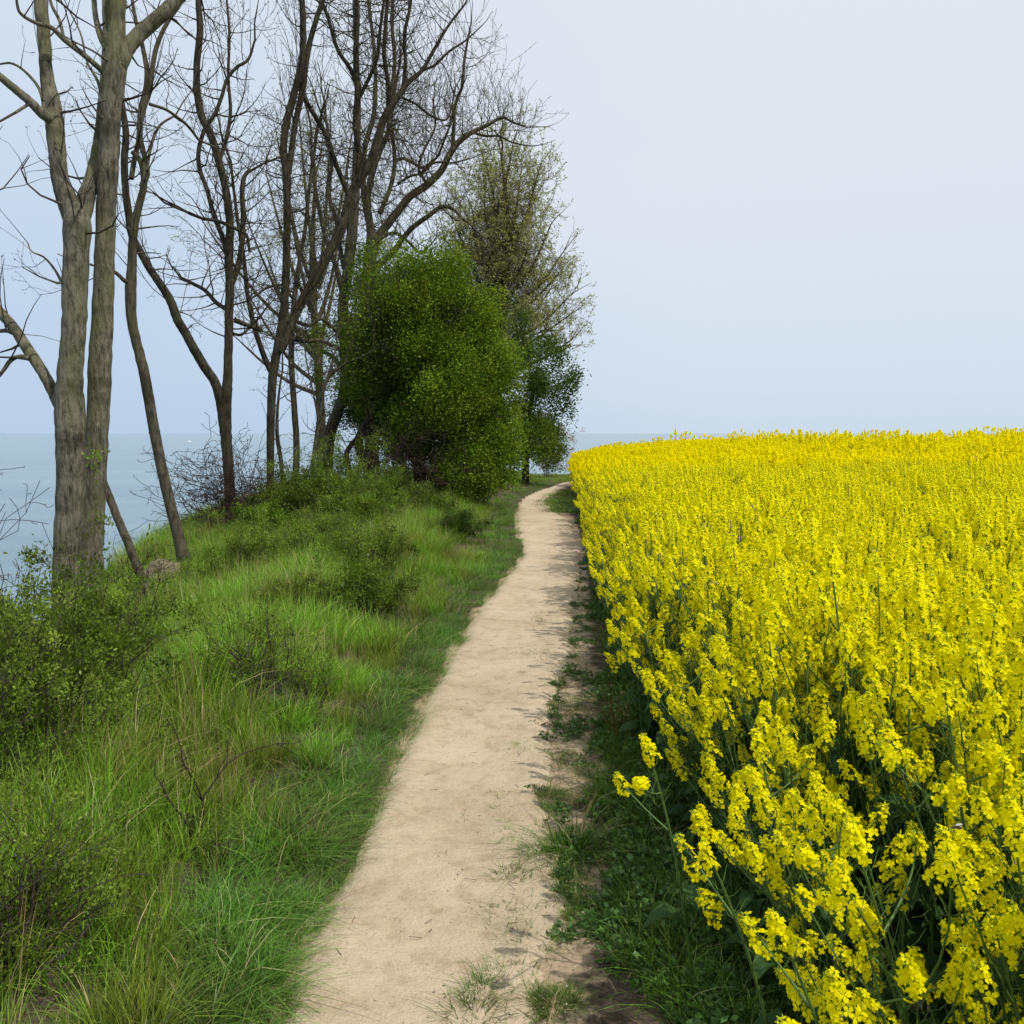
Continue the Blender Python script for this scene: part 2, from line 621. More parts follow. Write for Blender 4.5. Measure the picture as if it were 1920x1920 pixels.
xs = np.concatenate([np.arange(-34, -9, .8), np.arange(-9, 6, .12), np.arange(6, 26, .5), np.arange(26, 75, 2.0)])
ys = np.concatenate([np.arange(-14, 0, .6), np.arange(0, 30, .16), np.arange(30, 56, .35), np.arange(56, 75, 1.0)])
X, Y = np.meshgrid(xs, ys)
Z = ground(X, Y)
lx, rx = side_x(Y, Lc), side_x(Y, Rc)
inside = (X > lx + .03) & (X < rx - .03) & (Y < Lw[-3][1] - 1)
Z = Z - np.where(inside, .03, 0)
fx = field_x(Y)
sandy = np.where(X < lx, 1 - (lx - X) / .07, np.where(X > rx, .95 - (X - rx) / (np.clip(fx - rx, .15, None) * 1.15), 1.0))
sandy = np.where((Y < 4.2) & (X > rx), sandy - .12 - (X - rx) * .9, sandy)
sandy = np.where(Y > 34, 0, np.clip(sandy, 0, 1))
V = np.stack([X, Y, Z], -1).reshape(-1, 3)
nx, ny = len(xs), len(ys)
i = np.arange(ny - 1)[:, None] * nx
j = np.arange(nx - 1)[None]
Q = np.stack([i + j, i + j + 1, i + j + 1 + nx, i + j + nx], -1).reshape(-1, 4)
g_o = build('ground', V, Q, mat=M['earth'])
a_ = g_o.data.attributes.new('sandy', 'FLOAT', 'POINT')
a_.data.foreach_set('value', sandy.ravel().astype(np.float32))
tag(g_o, kind='structure')


# ------------------------------------------------------------------ scatter of small plants (for what nobody could count)
def scatter(name, protos, P, rot, scl, idx, label=None, cat=None):
    P = np.asarray(P, np.float32)
    me = bpy.data.meshes.new(name)
    me.vertices.add(len(P))
    me.vertices.foreach_set('co', P.ravel())
    for nm, ty, key, val in (('rot', 'FLOAT_VECTOR', 'vector', rot), ('scl', 'FLOAT', 'value', scl), ('idx', 'INT', 'value', idx)):
        a = me.attributes.new(nm, ty, 'POINT')
        a.data.foreach_set(key, np.asarray(val, np.int32 if ty == 'INT' else np.float32).ravel())
    o = bpy.data.objects.new(name, me)
    COL.objects.link(o)
    coll = bpy.data.collections.new(name + '_kinds')
    for k, pr in enumerate(protos):
        pr.name = '%s_kind_%02d' % (name, k)
        coll.objects.link(pr)
    ng = bpy.data.node_groups.new(name, 'GeometryNodeTree')
    ng.interface.new_socket('Geometry', in_out='INPUT', socket_type='NodeSocketGeometry')
    ng.interface.new_socket('Geometry', in_out='OUTPUT', socket_type='NodeSocketGeometry')
    gi = ng.nodes.new('NodeGroupInput')
    go = ng.nodes.new('NodeGroupOutput')
    ci = ng.nodes.new('GeometryNodeCollectionInfo')
    ci.inputs['Collection'].default_value = coll
    ci.inputs['Separate Children'].default_value = True
    ci.inputs['Reset Children'].default_value = True
    ip = ng.nodes.new('GeometryNodeInstanceOnPoints')
    ip.inputs['Pick Instance'].default_value = True
    for nm, ty, sock in (('rot', 'FLOAT_VECTOR', 'Rotation'), ('scl', 'FLOAT', 'Scale'), ('idx', 'INT', 'Instance Index')):
        na = ng.nodes.new('GeometryNodeInputNamedAttribute')
        na.data_type = ty
        na.inputs['Name'].default_value = nm
        ng.links.new(na.outputs['Attribute'], ip.inputs[sock])
    ng.links.new(gi.outputs[0], ip.inputs['Points'])
    ng.links.new(ci.outputs[0], ip.inputs['Instance'])
    ng.links.new(ip.outputs[0], go.inputs[0])
    md = o.modifiers.new('scatter', 'NODES')
    md.node_group = ng
    tag(o, label, cat, kind='stuff')
    return o


# feet of the scrub on the bank: (px of the foot, half width px) so that the grass thins out under it
SCRUB = [(545, 1175, 60), (590, 1330, 40), (362, 1580, 16), (700, 1085, 60), (95, 1440, 170), (215, 1290, 90), (20, 1560, 130)  , (500, 1310, 95), (680, 1165, 84), (585, 1160, 55), (410, 1620, 46)]
SCRUB_W = []
for a_, b_, c_ in SCRUB:
    h_ = hit(a_, b_)
    SCRUB_W.append((h_.x, h_.y, c_ * h_.y / F))


# ------------------------------------------------------------------ grass
def tuft(n, h, rad, lean, w, g, dryness=.05, curl=.5, mat=None, tone=(1, 1, 1)):
    a = g.uniform(0, 2 * PI, n)
    rr = rad * np.sqrt(g.uniform(0, 1, n))
    base = np.stack([np.cos(a) * rr, np.sin(a) * rr, np.full(n, -.03)], -1)
    a2 = a + g.normal(0, .7, n)
    out_ = np.stack([np.cos(a2), np.sin(a2), np.zeros(n)], -1)
    hh = h * g.uniform(.45, 1.1, n)
    ln = np.abs(g.normal(lean, lean * .6, n))
    yaw = a2 + PI / 2 + g.normal(0, .9, n)
    side = np.stack([np.cos(yaw), np.sin(yaw), np.zeros(n)], -1)
    ts = np.array([0, .3, .58, .82, 1.0])
    rings = []
    for t in ts:
        c_ = base + out_ * (ln * hh * (t * .35 + t ** 2.2))[:, None]
        c_[:, 2] += hh * (t - curl * ln * t ** 3)
        ww = w * (1 - t ** 1.6) * g.uniform(.8, 1.2) + .0004
        rings.append(np.stack([c_ - side * ww / 2, c_ + side * ww / 2], 1))
    V = np.stack(rings, 1)  # n,5,2,3
    V = V.reshape(n, 10, 3)
    q = np.array([[2 * k, 2 * k + 1, 2 * k + 3, 2 * k + 2] for k in range(4)])
    Q = q[None] + (np.arange(n) * 10)[:, None, None]
    col = np.ones((n, 10, 3))
    br = g.uniform(.55, 1.5, n)
    yel = g.uniform(0, 1, n)
    base_c = np.stack([br * (1 + .28 * yel), br * (1 + .05 * yel), br * (1 - .1 * yel)], -1) * np.array(tone)
    dry = g.uniform(0, 1, n) < dryness
    base_c[dry] = np.array([3.3, 1.6, 6.5]) * g.uniform(.7, 1.1, (dry.sum(), 1))
    col *= base_c[:, None, :]
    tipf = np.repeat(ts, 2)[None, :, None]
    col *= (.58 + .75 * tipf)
    return V.reshape(-1, 3), Q.reshape(-1, 4), col.reshape(-1, 3)


gg = np.random.default_rng(5)
kinds = []
for k in range(5):      # 0-4 tall meadow tufts
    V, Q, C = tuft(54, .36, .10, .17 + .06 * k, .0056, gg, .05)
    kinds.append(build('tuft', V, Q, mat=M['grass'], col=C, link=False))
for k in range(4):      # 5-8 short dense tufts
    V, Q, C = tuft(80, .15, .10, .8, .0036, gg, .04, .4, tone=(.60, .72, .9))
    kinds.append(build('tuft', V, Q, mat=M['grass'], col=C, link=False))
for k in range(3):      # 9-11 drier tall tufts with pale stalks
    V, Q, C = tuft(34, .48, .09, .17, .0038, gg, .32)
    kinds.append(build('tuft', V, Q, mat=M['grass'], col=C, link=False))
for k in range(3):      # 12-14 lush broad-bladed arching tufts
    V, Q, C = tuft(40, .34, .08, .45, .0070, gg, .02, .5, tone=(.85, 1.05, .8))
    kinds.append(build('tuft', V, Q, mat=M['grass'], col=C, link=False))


def bank_noise(x, y, s, o=0):
    return np.array([mnoise.noise(Vector((a * s + o, b * s, o))) for a, b in zip(x, y)])


# candidates on the bank, thinned with distance
cand = []
for y0, y1, dens in ((.6, 4, 270), (4, 8, 150), (8, 14, 85), (14, 24, 60), (24, 48, 36)):
    area = 9.0 * (y1 - y0)
    n = int(area * dens)
    yy = gg.uniform(y0, y1, n)
    xx = gg.uniform(-8.2, 3.2, n)
    cand.append(np.stack([xx, yy], -1))
cand = np.concatenate(cand)
x, y = cand[:, 0], cand[:, 1]
dl = side_x(y, Lc) - x
after = y > Lw[-3][1] - .5
dl = np.where(after, 1.0, dl)
ok = (dl > -.02) & (inland(x, y) > -1.6) & (x < field_x(y) - .1)
ok &= np.abs(x) < y * .62 + 1.2
cl = bank_noise(x, y, 3.4, 2.2)
ok &= (dl < .5) | (cl > gg.normal(-.26, .16, len(x)))
for sx_, sy_, sr_ in SCRUB_W:
    q_ = np.hypot(x - sx_, (y - sy_) * .9)
    ok &= (q_ > sr_ * 1.0) | (gg.uniform(size=len(x)) < .10)
x, y, dl = x[ok], y[ok], dl[ok]
nh = bank_noise(x, y, .9)
nk = bank_noise(x, y, 1.7, 9.3)
short_w = .22 + .25 * (nk + .4).clip(0, 1) + .012 * y
is_short = dl < short_w
idx = np.where(is_short, gg.integers(5, 9, len(x)), gg.integers(0, 5, len(x)))
idx = np.where(~is_short & (nk > .12) & (gg.uniform(size=len(x)) < .45), gg.integers(9, 12, len(x)), idx)
idx = np.where(~is_short & (nk < -.18) & (gg.uniform(size=len(x)) < .5), gg.integers(12, 15, len(x)), idx)
scl = np.where(is_short, .55 + .9 * (dl / short_w).clip(0, 1), .62 + .55 * smooth(0, 1.2, dl - short_w) + .5 * nh)
scl = scl * gg.uniform(.75, 1.2, len(x)) * (1 - .25 * (y > 24))
rot = np.stack([gg.normal(0, .10, len(x)), gg.normal(0, .10, len(x)), gg.uniform(0, 6.28, len(x))], -1)
P = np.stack([x, y, ground(x, y) - .01], -1)
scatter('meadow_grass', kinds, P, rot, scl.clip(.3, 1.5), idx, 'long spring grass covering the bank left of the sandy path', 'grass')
print('grass tufts', len(x))

# short grass on the right path verge, at the far bend, and creeping at the sand edge
gk = []
for k in range(4):
    V, Q, C = tuft(34, .060, .06, 1.0, .0032, gg, .08, .35, tone=(.50, .56, .8))
    gk.append(build('t', V, Q, mat=M['grass'], col=C, link=False))
for k in range(2):
    V, Q, C = tuft(12, .05, .03, 1.1, .0030, gg, .10, .3, tone=(.8, .8, .8))
    gk.append(build('t', V, Q, mat=M['grass'], col=C, link=False))
pts, sc_, ix = [], [], []
patches = [(1018, 1235, 34, 34), (1042, 1282, 34, 22), (1012, 1166, 14, 8), (1055, 1332, 34, 18), (1072, 1366, 26, 12), (1028, 1490, 30, 14), (1062, 1425, 30, 15),
           (945, 1716, 20, 9), (1000, 1720, 18, 10), (962, 1762, 18, 9), (1000, 1768, 24, 13), (940, 1830, 28, 14), (1080, 1690, 44, 26), (1062, 1640, 40, 20),
           (1085, 1255, 22, 14), (1105, 1120, 16, 10), (1090, 1150, 16, 9), (1112, 1190, 16, 16), (1098, 1098, 12, 6), (1045, 1500, 30, 16), (1100, 1320, 30, 20),
           (955, 1640, 16, 7), (1120, 1450, 40, 24), (1090, 1580, 50, 26), (1010, 1600, 20, 9), (900, 1865, 30, 10), (1040, 1880, 40, 20)]
for (cx, cy, rx_, ry_) in patches:
    n = int(rx_ * ry_ / 10) + 6
    for _ in range(n):
        a, q_ = gg.uniform(0, 6.28), math.sqrt(gg.uniform(0, 1))
        h_ = hit(cx + math.cos(a) * rx_ * q_, cy + math.sin(a) * ry_ * q_)
        pts.append((h_.x, h_.y, h_.z + .005))
        sc_.append(gg.uniform(.5, 1.25) * (1.15 - .5 * q_))
        ix.append(gg.integers(0, 4))
for _ in range(620):    # sparse sprigs on the right half of the path and its margin
    yy = 2.0 + 12 * gg.uniform() ** 1.6
    l_, r_, f_ = side_x(yy, Lc), side_x(yy, Rc), field_x(yy)
    xx = r_ + gg.normal(-.03, .12)
    pts.append((xx, yy, gz(xx, yy) + .01))
    sc_.append(gg.uniform(.4, 1.2))
    ix.append(gg.integers(4, 6))
for _ in range(60):     # and along the left side
    yy = 2.0 + 14 * gg.uniform() ** 1.5
    xx = side_x(yy, Lc) + abs(gg.normal(0, .05))
    pts.append((xx, yy, gz(xx, yy) + .01))
    sc_.append(gg.uniform(.4, 1.1))
    ix.append(gg.integers(4, 6))
for _ in range(900):    # grass tongue inside the far bend, right of the path
    h_ = hit(gg.uniform(1018, 1075), gg.uniform(918, 962))
    rxx = side_x(h_.y, Rc)
    if h_.x > rxx + .05 and h_.x < field_x(h_.y) + .2:
        pts.append(tuple(h_))
        for _k in range(2):
            pts.append((h_.x + gg.normal(0, .15), h_.y + gg.normal(0, .15), h_.z))
            sc_.append(gg.uniform(2.0, 3.6))
            ix.append(gg.integers(0, 4))
        sc_.append(gg.uniform(2.0, 3.4))
        ix.append(gg.integers(0, 4))
n = len(pts)
for k in range(3):
    V, Q, C = tuft(30, .03, .05, 1.3, .006, gg, .05, .3, tone=(.42, .5, .8))
    gk.append(build('t', V, Q, mat=M['grass'], col=C, link=False))
ix = [int(gg.integers(6, 9)) if (q < 4 and gg.uniform() < .4) else q for q in ix]
scatter('verge_grass', gk, pts, np.stack([gg.normal(0, .1, n), gg.normal(0, .1, n), gg.uniform(0, 6.28, n)], -1), sc_, ix,
        'short grass in patches on the sandy verge right of the path', 'grass')


# low leafy weeds on the dark strip along the crop
def weed_clump(n, rad, size, g, h=.08):
    a = g.uniform(0, 2 * PI, n)
    rr = rad * np.sqrt(g.uniform(0, 1, n))
    P = np.stack([np.cos(a) * rr, np.sin(a) * rr, g.uniform(.2, 1, n) * h * (1.2 - rr / rad)], -1)
    D = np.stack([np.cos(a + g.normal(0, .8, n)), np.sin(a + g.normal(0, .8, n)), g.uniform(-.2, .8, n)], -1)
    V, Q = leaf_mesh(P, D, g.uniform(.6, 1.3, n) * size, .75, g, .08)
    seg = np.concatenate([np.stack([P[:, 0] * .2, P[:, 1] * .2, np.zeros(n)], -1), P, np.full((n, 2), .0012)], 1)
    V2, Q2 = segs_mesh(seg, 3)
    C = np.repeat(g.uniform(.6, 1.5, (n, 1)) * np.array([[1, 1, 1.]]), 4, 0)
    return np.concatenate([V, V2]), np.concatenate([Q, Q2 + len(V)]), np.concatenate([C, np.ones((len(V2), 3))])


wk = []
for k in range(4):
    V, Q, C = weed_clump(90, .10, .022, gg, .08)
    wk.append(build('w', V, Q, mat=M['weed'], col=C, link=False))
for k in range(2):
    V, Q, C = weed_clump(26, .05, .022, gg, .04)
    wk.append(build('w', V, Q, mat=M['weed'], col=C, link=False))
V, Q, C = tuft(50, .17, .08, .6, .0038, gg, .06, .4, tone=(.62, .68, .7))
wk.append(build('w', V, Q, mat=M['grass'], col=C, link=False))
pts, sc_, ix = [], [], []
for _ in range(7200):
    yy = .8 + 19 * gg.uniform() ** 1.5
    r_, f_ = side_x(yy, Rc), field_x(yy)
    xx = f_ + .30 - abs(gg.normal(0, 1)) * (f_ - r_ + .05) * (.62 if yy < 4.5 else .30) - .05
    if xx < r_ + .0:
        continue
    clump = mnoise.noise(Vector((xx * 3.2, yy * 2.2, 3.3)))
    if clump < (.07 if yy < 4.2 else -.02) + (.10 if yy < 4.2 else .45) * (f_ - xx) / max(.1, f_ - r_):
        continue
    pts.append((xx, yy, gz(xx, yy)))
    sc_.append(gg.uniform(.6, 1.35))
    ix.append(int(gg.choice([0, 1, 2, 3, 4, 5, 6], p=[.13, .13, .13, .13, .12, .12, .24])))
for _ in range(700):
    yy = .8 + 12 * gg.uniform() ** 1.4
    r_, f_ = side_x(yy, Rc), field_x(yy)
    xx = r_ + gg.uniform(-.1, 1) * (f_ - r_)
    if mnoise.noise(Vector((xx * 4, yy * 3, 8.3))) < .05:
        continue
    pts.append((xx, yy, gz(xx, yy) + .005))
    sc_.append(gg.uniform(.5, 1.1))
    ix.append(int(gg.integers(4, 6)))
n = len(pts)
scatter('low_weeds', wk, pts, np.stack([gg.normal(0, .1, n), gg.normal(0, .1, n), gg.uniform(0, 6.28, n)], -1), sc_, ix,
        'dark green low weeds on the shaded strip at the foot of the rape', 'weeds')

# litter: dead straw on the strip, grit on the path
segs = []
for _ in range(2600):
    yy = 1.5 + 12 * gg.uniform() ** 1.6
    r_, f_ = side_x(yy, Rc), field_x(yy)
    xx = f_ + .15 - abs(gg.normal(0, 1)) * (f_ - r_) * .6
    if xx < r_ - .1 or mnoise.noise(Vector((xx * 2.5, yy * 1.6, 1.3))) < -.05:
        continue
    a, l_ = gg.uniform(0, 6.28), gg.uniform(.03, .13)
    z = gz(xx, yy) + .008
    segs.append((xx, yy, z, xx + math.cos(a) * l_, yy + math.sin(a) * l_, z + gg.uniform(-.004, .03), .0016, .001))
V, Q = segs_mesh(segs, 3)
tag(build('straw_litter', V, Q, mat=M['dry'], col=np.repeat(gg.uniform(.5, 1.1, (len(segs), 1)), 6, 0) * np.ones((1, 3))),
    'dead straw scattered on the bare strip beside the rape', 'straw', kind='stuff')
M['grit'] = plain('grit', (.40, .33, .25), .9, .1, (.58, .50, .41), 60)
n = 900
yy = 1.8 + 16 * gg.uniform(size=n) ** 1.7
l_, r_ = side_x(yy, Lc), side_x(yy, Rc)
xx = l_ + (r_ - l_ + .15) * gg.uniform(size=n) ** .7
s = gg.uniform(.002, .0055, n) * (1 + yy * .05)
octa = np.array([[1, 0, 0], [0, 1, 0], [-1, 0, 0], [0, -1, 0], [0, 0, .7], [0, 0, -.7]])
V = np.stack([xx, yy, ground(xx, yy) + .012 + s * .2], -1)[:, None] + octa[None] * s[:, None, None] * gg.uniform(.6, 1.3, (n, 6, 1))
T = np.array([[0, 1, 4], [1, 2, 4], [2, 3, 4], [3, 0, 4], [1, 0, 5], [2, 1, 5], [3, 2, 5], [0, 3, 5]])
tag(build('path_gravel', V.reshape(-1, 3), tris=(T[None] + (np.arange(n) * 6)[:, None, None]).reshape(-1, 3), mat=M['grit'], smooth_=False),
    'small grit and pebbles lying on the trodden sand', 'gravel', kind='stuff')


segs = []
for _ in range(240):
    yy = 1.8 + 12 * gg.uniform() ** 1.5
    l_, r_ = side_x(yy, Lc), side_x(yy, Rc)
    q_ = gg.uniform() ** 2
    xx = (l_ + .02 + q_ * (r_ - l_) * .5) if gg.uniform() < .45 else (r_ - q_ * (r_ - l_) * .6)
    a, l2 = gg.uniform(0, 6.28), gg.uniform(.012, .05)
    z = gz(xx, yy) + .014
    segs.append((xx, yy, z, xx + math.cos(a) * l2, yy + math.sin(a) * l2, z + gg.uniform(0, .006), .0014, .0009))
V, Q = segs_mesh(segs, 3)
tag(build('twig_litter', V, Q, mat=M['twig']), 'bits of twig and dead stalk lying on the trodden sand', 'litter', kind='stuff')


# ------------------------------------------------------------------ oilseed rape
def bez(p0, p1, p2, n):
    t = np.linspace(0, 1, n)[:, None]
    return (1 - t) ** 2 * p0 + 2 * t * (1 - t) * p1 + t * t * p2


def flower_head(tip, axis, L, nf, g, lod):
    """a raceme that ends at tip: flowers below, buds on top. returns dict of mesh pieces"""
    axis = axis / np.linalg.norm(axis)
    ref = np.array([1., 0, 0])
    A = np.cross(axis, ref)
    A /= np.linalg.norm(A)
    B = np.cross(axis, A)
    k = np.arange(nf)
    t = (k + g.uniform(0, .6, nf)) / nf            # 0 bottom .. 1 top
    ang = k * 2.39996 + g.normal(0, .3, nf)
    radial = np.cos(ang)[:, None] * A + np.sin(ang)[:, None] * B
    up = .25 + .9 * t
    pd = unit(radial * (1.15 - .5 * t)[:, None] + axis * up[:, None] + np.array([0, 0, -.22]) * (1 - t)[:, None])
    base = tip - axis * L + axis * (t * L)[:, None]
    pl = (.0225 - .009 * t) * g.uniform(.8, 1.15, nf)
    ctr = base + pd * pl[:, None]
    ps = (.0104 - .0020 * t) * g.uniform(.85, 1.2, nf)   # petal length
    n1 = unit(pd + g.normal(0, .25, (nf, 3)))
    u = unit(np.cross(n1, g.normal(size=(nf, 3))))
    v = np.cross(n1, u)
    Vs, Qs, Cs = [], [], []
    base_i = 0
    npet = 4 if lod < 2 else 2
    for q in range(npet):
        if lod < 2:
            a = q * PI / 2
            d_ = u * math.cos(a) + v * math.sin(a)
            w_ = -u * math.sin(a) + v * math.cos(a)
            S = ps[:, None]
            droop = g.uniform(-.35, .25, (nf, 1))
            mid = ctr + d_ * S * .55 + n1 * S * (.30)
            end = ctr + d_ * S * 1.02 + n1 * S * (.30 + droop)
            if lod == 0:
                pts = [ctr, mid - w_ * S * .42, mid + w_ * S * .42, end - w_ * S * .33, end + w_ * S * .33]
                V = np.stack(pts, 1)
                qd = np.array([[1, 2, 4, 3]])
                td = np.array([[0, 2, 1]])
                Vs.append(V.reshape(-1, 3))
                Qs.append(((qd[None] + (np.arange(nf) * 5)[:, None, None]) + base_i).reshape(-1, 4))
                Cs.append(((td[None] + (np.arange(nf) * 5)[:, None, None]) + base_i).reshape(-1, 3))
                base_i += nf * 5
            else:
                pts = [ctr, mid - w_ * S * .5, end, mid + w_ * S * .5]
                V = np.stack(pts, 1)
                Vs.append(V.reshape(-1, 3))
                Qs.append((np.array([[0, 1, 2, 3]])[None] + (np.arange(nf) * 4)[:, None, None] + base_i).reshape(-1, 4))
                base_i += nf * 4
        else:
            a = q * PI / 2
            d_ = u * math.cos(a) + v * math.sin(a)
            w_ = n1 if q else -u * math.sin(a) + v * math.cos(a)
            S = ps[:, None] * 2.15
            V = np.stack([ctr - d_ * S * .6 - w_ * S * .5, ctr + d_ * S * .6 - w_ * S * .5, ctr + d_ * S * .6 + w_ * S * .5, ctr - d_ * S * .6 + w_ * S * .5], 1)
            Vs.append(V.reshape(-1, 3))
            Qs.append((np.array([[0, 1, 2, 3]])[None] + (np.arange(nf) * 4)[:, None, None] + base_i).reshape(-1, 4))
            base_i += nf * 4
    pet = (np.concatenate(Vs), np.concatenate(Qs), np.concatenate(Cs) if Cs else np.zeros((0, 3), int))
    # buds: small pointed ovals crowded at the top
    nb = 16 if lod == 0 else (8 if lod == 1 else 3)
    a = g.uniform(0, 6.28, nb)
    rr = .009 * np.sqrt(g.uniform(0, 1, nb)) * (1 if lod < 2 else 1.4)
    bp_ = tip + (np.cos(a) * rr)[:, None] * A + (np.sin(a) * rr)[:, None] * B + axis * g.uniform(-.010, .012, nb)[:, None]
    bd = unit(axis + (np.cos(a)[:, None] * A + np.sin(a)[:, None] * B) * .5)
    seg = np.concatenate([bp_, bp_ + bd * .008, np.full((nb, 1), .0022), np.full((nb, 1), .0008)], 1)
    bud = segs_mesh(seg, 4)
    # flower stalks
    if lod < 2:
        seg = np.concatenate([base, ctr, np.full((nf, 2), .0006 if lod == 0 else .0008)], 1)
        ped = segs_mesh(seg, 3)
    else:
        ped = None
    return pet, bud, ped


def join(parts):
    """parts: list of (V, Q, T, mat index, colour)"""
    Vs, Qs, Ts, mq, mt, Cs, b = [], [], [], [], [], [], 0
    for V, Q, T, mi, c in parts:
        Vs.append(V)
        Cs.append(np.ones((len(V), 3)) * c)
        if Q is not None and len(Q):
            Qs.append(Q + b)
            mq += [mi] * len(Q)
        if T is not None and len(T):
            Ts.append(T + b)
            mt += [mi] * len(T)
        b += len(V)
    return (np.concatenate(Vs), np.concatenate(Qs) if Qs else None, np.concatenate(Ts) if Ts else None, np.array(mq + mt), np.concatenate(Cs))


def rape_plant(seed, H=1.25, lean=(0, 0), lod=0, nb=6, low=.35, nf=26, leaves=9):
    g = np.random.default_rng(seed)
    top = np.array([lean[0] * H, lean[1] * H, H])
    mid = np.array([lean[0] * H * .25, lean[1] * H * .25, H * .55])
    stem = bez(np.zeros(3), mid, top, 9)
    paths = [(stem, np.linspace(.0065, .0022, 9))]
    tips = [(top, stem[-1] - stem[-3], 1.0)]
    for k in range(nb):
        t = low + (.82 - low) * (k + g.uniform(0, .7)) / nb
        p = bez(np.zeros(3), mid, top, 101)[int(t * 100)]
        a = k * 2.4 + g.uniform(-.5, .5)
        hh = H * g.uniform(.78, 1.0) - p[2] if g.uniform() < .68 else H * g.uniform(.52, .8) - p[2]
        hh = max(.12, hh)
        sp = g.uniform(.10, .22)
        e = p + np.array([math.cos(a) * sp + lean[0] * hh, math.sin(a) * sp + lean[1] * hh, hh])
        c_ = p + np.array([math.cos(a) * sp * .75, math.sin(a) * sp * .75, hh * .4])
        br = bez(p, c_, e, 6)
        paths.append((br, np.linspace(.0032, .0014, 6)))
        tips.append((e, br[-1] - br[-2], g.uniform(.6, 1.0)))
    sides = {0: 6, 1: 4, 2: 3}[lod]
    SV, SQ = tubes(paths, sides)
    heads = []
    for tp, ax, s in tips:
        L = .085 * s * g.uniform(.8, 1.35)
        n_ = max(8, int(nf * s * g.uniform(.75, 1.2)))
        if lod == 2:
            n_ = int(n_ * .8)
        heads.append(flower_head(tp, ax + g.normal(0, .1, 3) * np.linalg.norm(ax), L, n_, g, lod))
    # pods below the flowers on the main stem
    segs = []
    if lod < 2:
        for tp, ax, s in tips:
            ax = unit(ax)
            for q in range(7 if lod == 0 else 3):
                a = q * 2.4 + s
                b0 = tp - ax * (.11 + .018 * q)
                d_ = unit(np.array([math.cos(a), math.sin(a), .55]))
                segs.append((*b0, *(b0 + d_ * .02), .0006, .0006))
                b1 = b0 + d_ * .02
                segs.append((*b1, *(b1 + unit(d_ + np.array([0, 0, .8])) * .03), .0011, .0006))
    pods = segs_mesh(segs, 3) if segs else None
    # leaves along the stem: clasping, wavy
    LV, LQ = [], []
    b = 0
    nl = leaves if lod < 2 else 3
    for k in range(nl):
        t = .06 + .62 * k / nl + g.uniform(-.02, .02)
        p = bez(np.zeros(3), mid, top, 101)[int(t * 100)]
        a = k * 2.4 + g.uniform(-.6, .6)
        L = (.13 * (1 - t) + .04) * g.uniform(.8, 1.2)
        d_ = np.array([math.cos(a), math.sin(a), 0])
        w_ = np.array([-math.sin(a), math.cos(a), 0])
        us = np.array([0, .2, .5, .8, 1.0])
        wd = np.array([.12, .20, .30, .22, .02]) * L * (1 + .3 * g.normal(size=5))
        cz = np.array([0, .16, .22, .08, -.15]) * L * g.uniform(.6, 1.6)
        c_ = p + d_ * (us * L)[:, None] + np.array([0, 0, 1.]) * cz[:, None]
        lf = np.stack([c_ - w_ * wd[:, None] + [0, 0, .012], c_, c_ + w_ * wd[:, None] + [0, 0, .012]], 1)
        LV.append(lf.reshape(-1, 3))
        for r_ in range(4):
            for s2 in range(2):
                i0 = b + r_ * 3 + s2
                LQ.append((i0, i0 + 1, i0 + 4, i0 + 3))
        b += 15
    leafp = (np.concatenate(LV), np.array(LQ))
    return dict(stem=(SV, SQ), heads=heads, pods=pods, leaf=leafp)


RM = [M['rape_stem'], M['petal'], M['petal_bud'], M['rape_leaf']]


def head_parts(h):
    pet, bud, ped = h
    out_ = [(pet[0], pet[1], pet[2], 1, (1, 1, 1)), (bud[0], bud[1], None, 2, (1, 1, 1))]
    if ped:
        out_.append((ped[0], ped[1], None, 0, (1.3, 1.3, 1)))
    return out_


def plant_whole(d):
    parts = [(d['stem'][0], d['stem'][1], None, 0, (1, 1, 1)), (d['leaf'][0], d['leaf'][1], None, 3, (1, 1, 1))]
    if d['pods']:
        parts.append((d['pods'][0], d['pods'][1], None, 0, (1.2, 1.2, 1)))
    for h in d['heads']:
        parts += head_parts(h)
    V, Q, T, mi, C = join(parts)
    return build('rape', V, Q, T, mats=RM, midx=mi, col=C, link=False)


far_kinds = [plant_whole(rape_plant(100 + k, 1.27, (rng.normal(0, .05), rng.normal(0, .05)), 2, 11, .4, 34)) for k in range(6)]
mid_kinds = [plant_whole(rape_plant(200 + k, 1.25, (rng.normal(-.02, .06), rng.normal(0, .05)), 1, 12, .32, 33)) for k in range(7)]
edge_kinds = [plant_whole(rape_plant(300 + k, 1.0, (rng.normal(-.08, .05), rng.normal(0, .05)), 1, 12, .2, 26)) for k in range(6)]

gr = np.random.default_rng(21)
N_NEAR = 292
# places of all plants
PX, PY = [], []
for y0, y1, dens in ((.35, 7, 54), (7, 16, 38), (16, FIELD_END, 27)):
    w = 34
    n = int((y1 - y0) * w * dens)
    yy = gr.uniform(y0, y1, n)
    xx = gr.uniform(0, w, n)
    ok = (xx < yy * .64 + 1.2) & (xx > field_x(yy) + gr.exponential(.03, n))
    PX.append(xx[ok])
    PY.append(yy[ok])
px_, py_ = np.concatenate(PX), np.concatenate(PY)
dist = np.hypot(px_, py_)
ok = (dist > 1.08) & (py_ > .42)
px_, py_, dist = px_[ok], py_[ok], dist[ok]
vis = (px_ < py_ * .60 + .42)
order = np.argsort(np.where(vis, dist, 1e6))
near_i = order[:N_NEAR]
rest = np.ones(len(px_), bool)
rest[near_i] = False
x, y = px_[rest], py_[rest]
dd = np.hypot(x, y)
ed = x - field_x(y)
n = len(x)
idx = np.where(dd > 15, gr.integers(0, 6, n), 6 + gr.integers(0, 7, n))
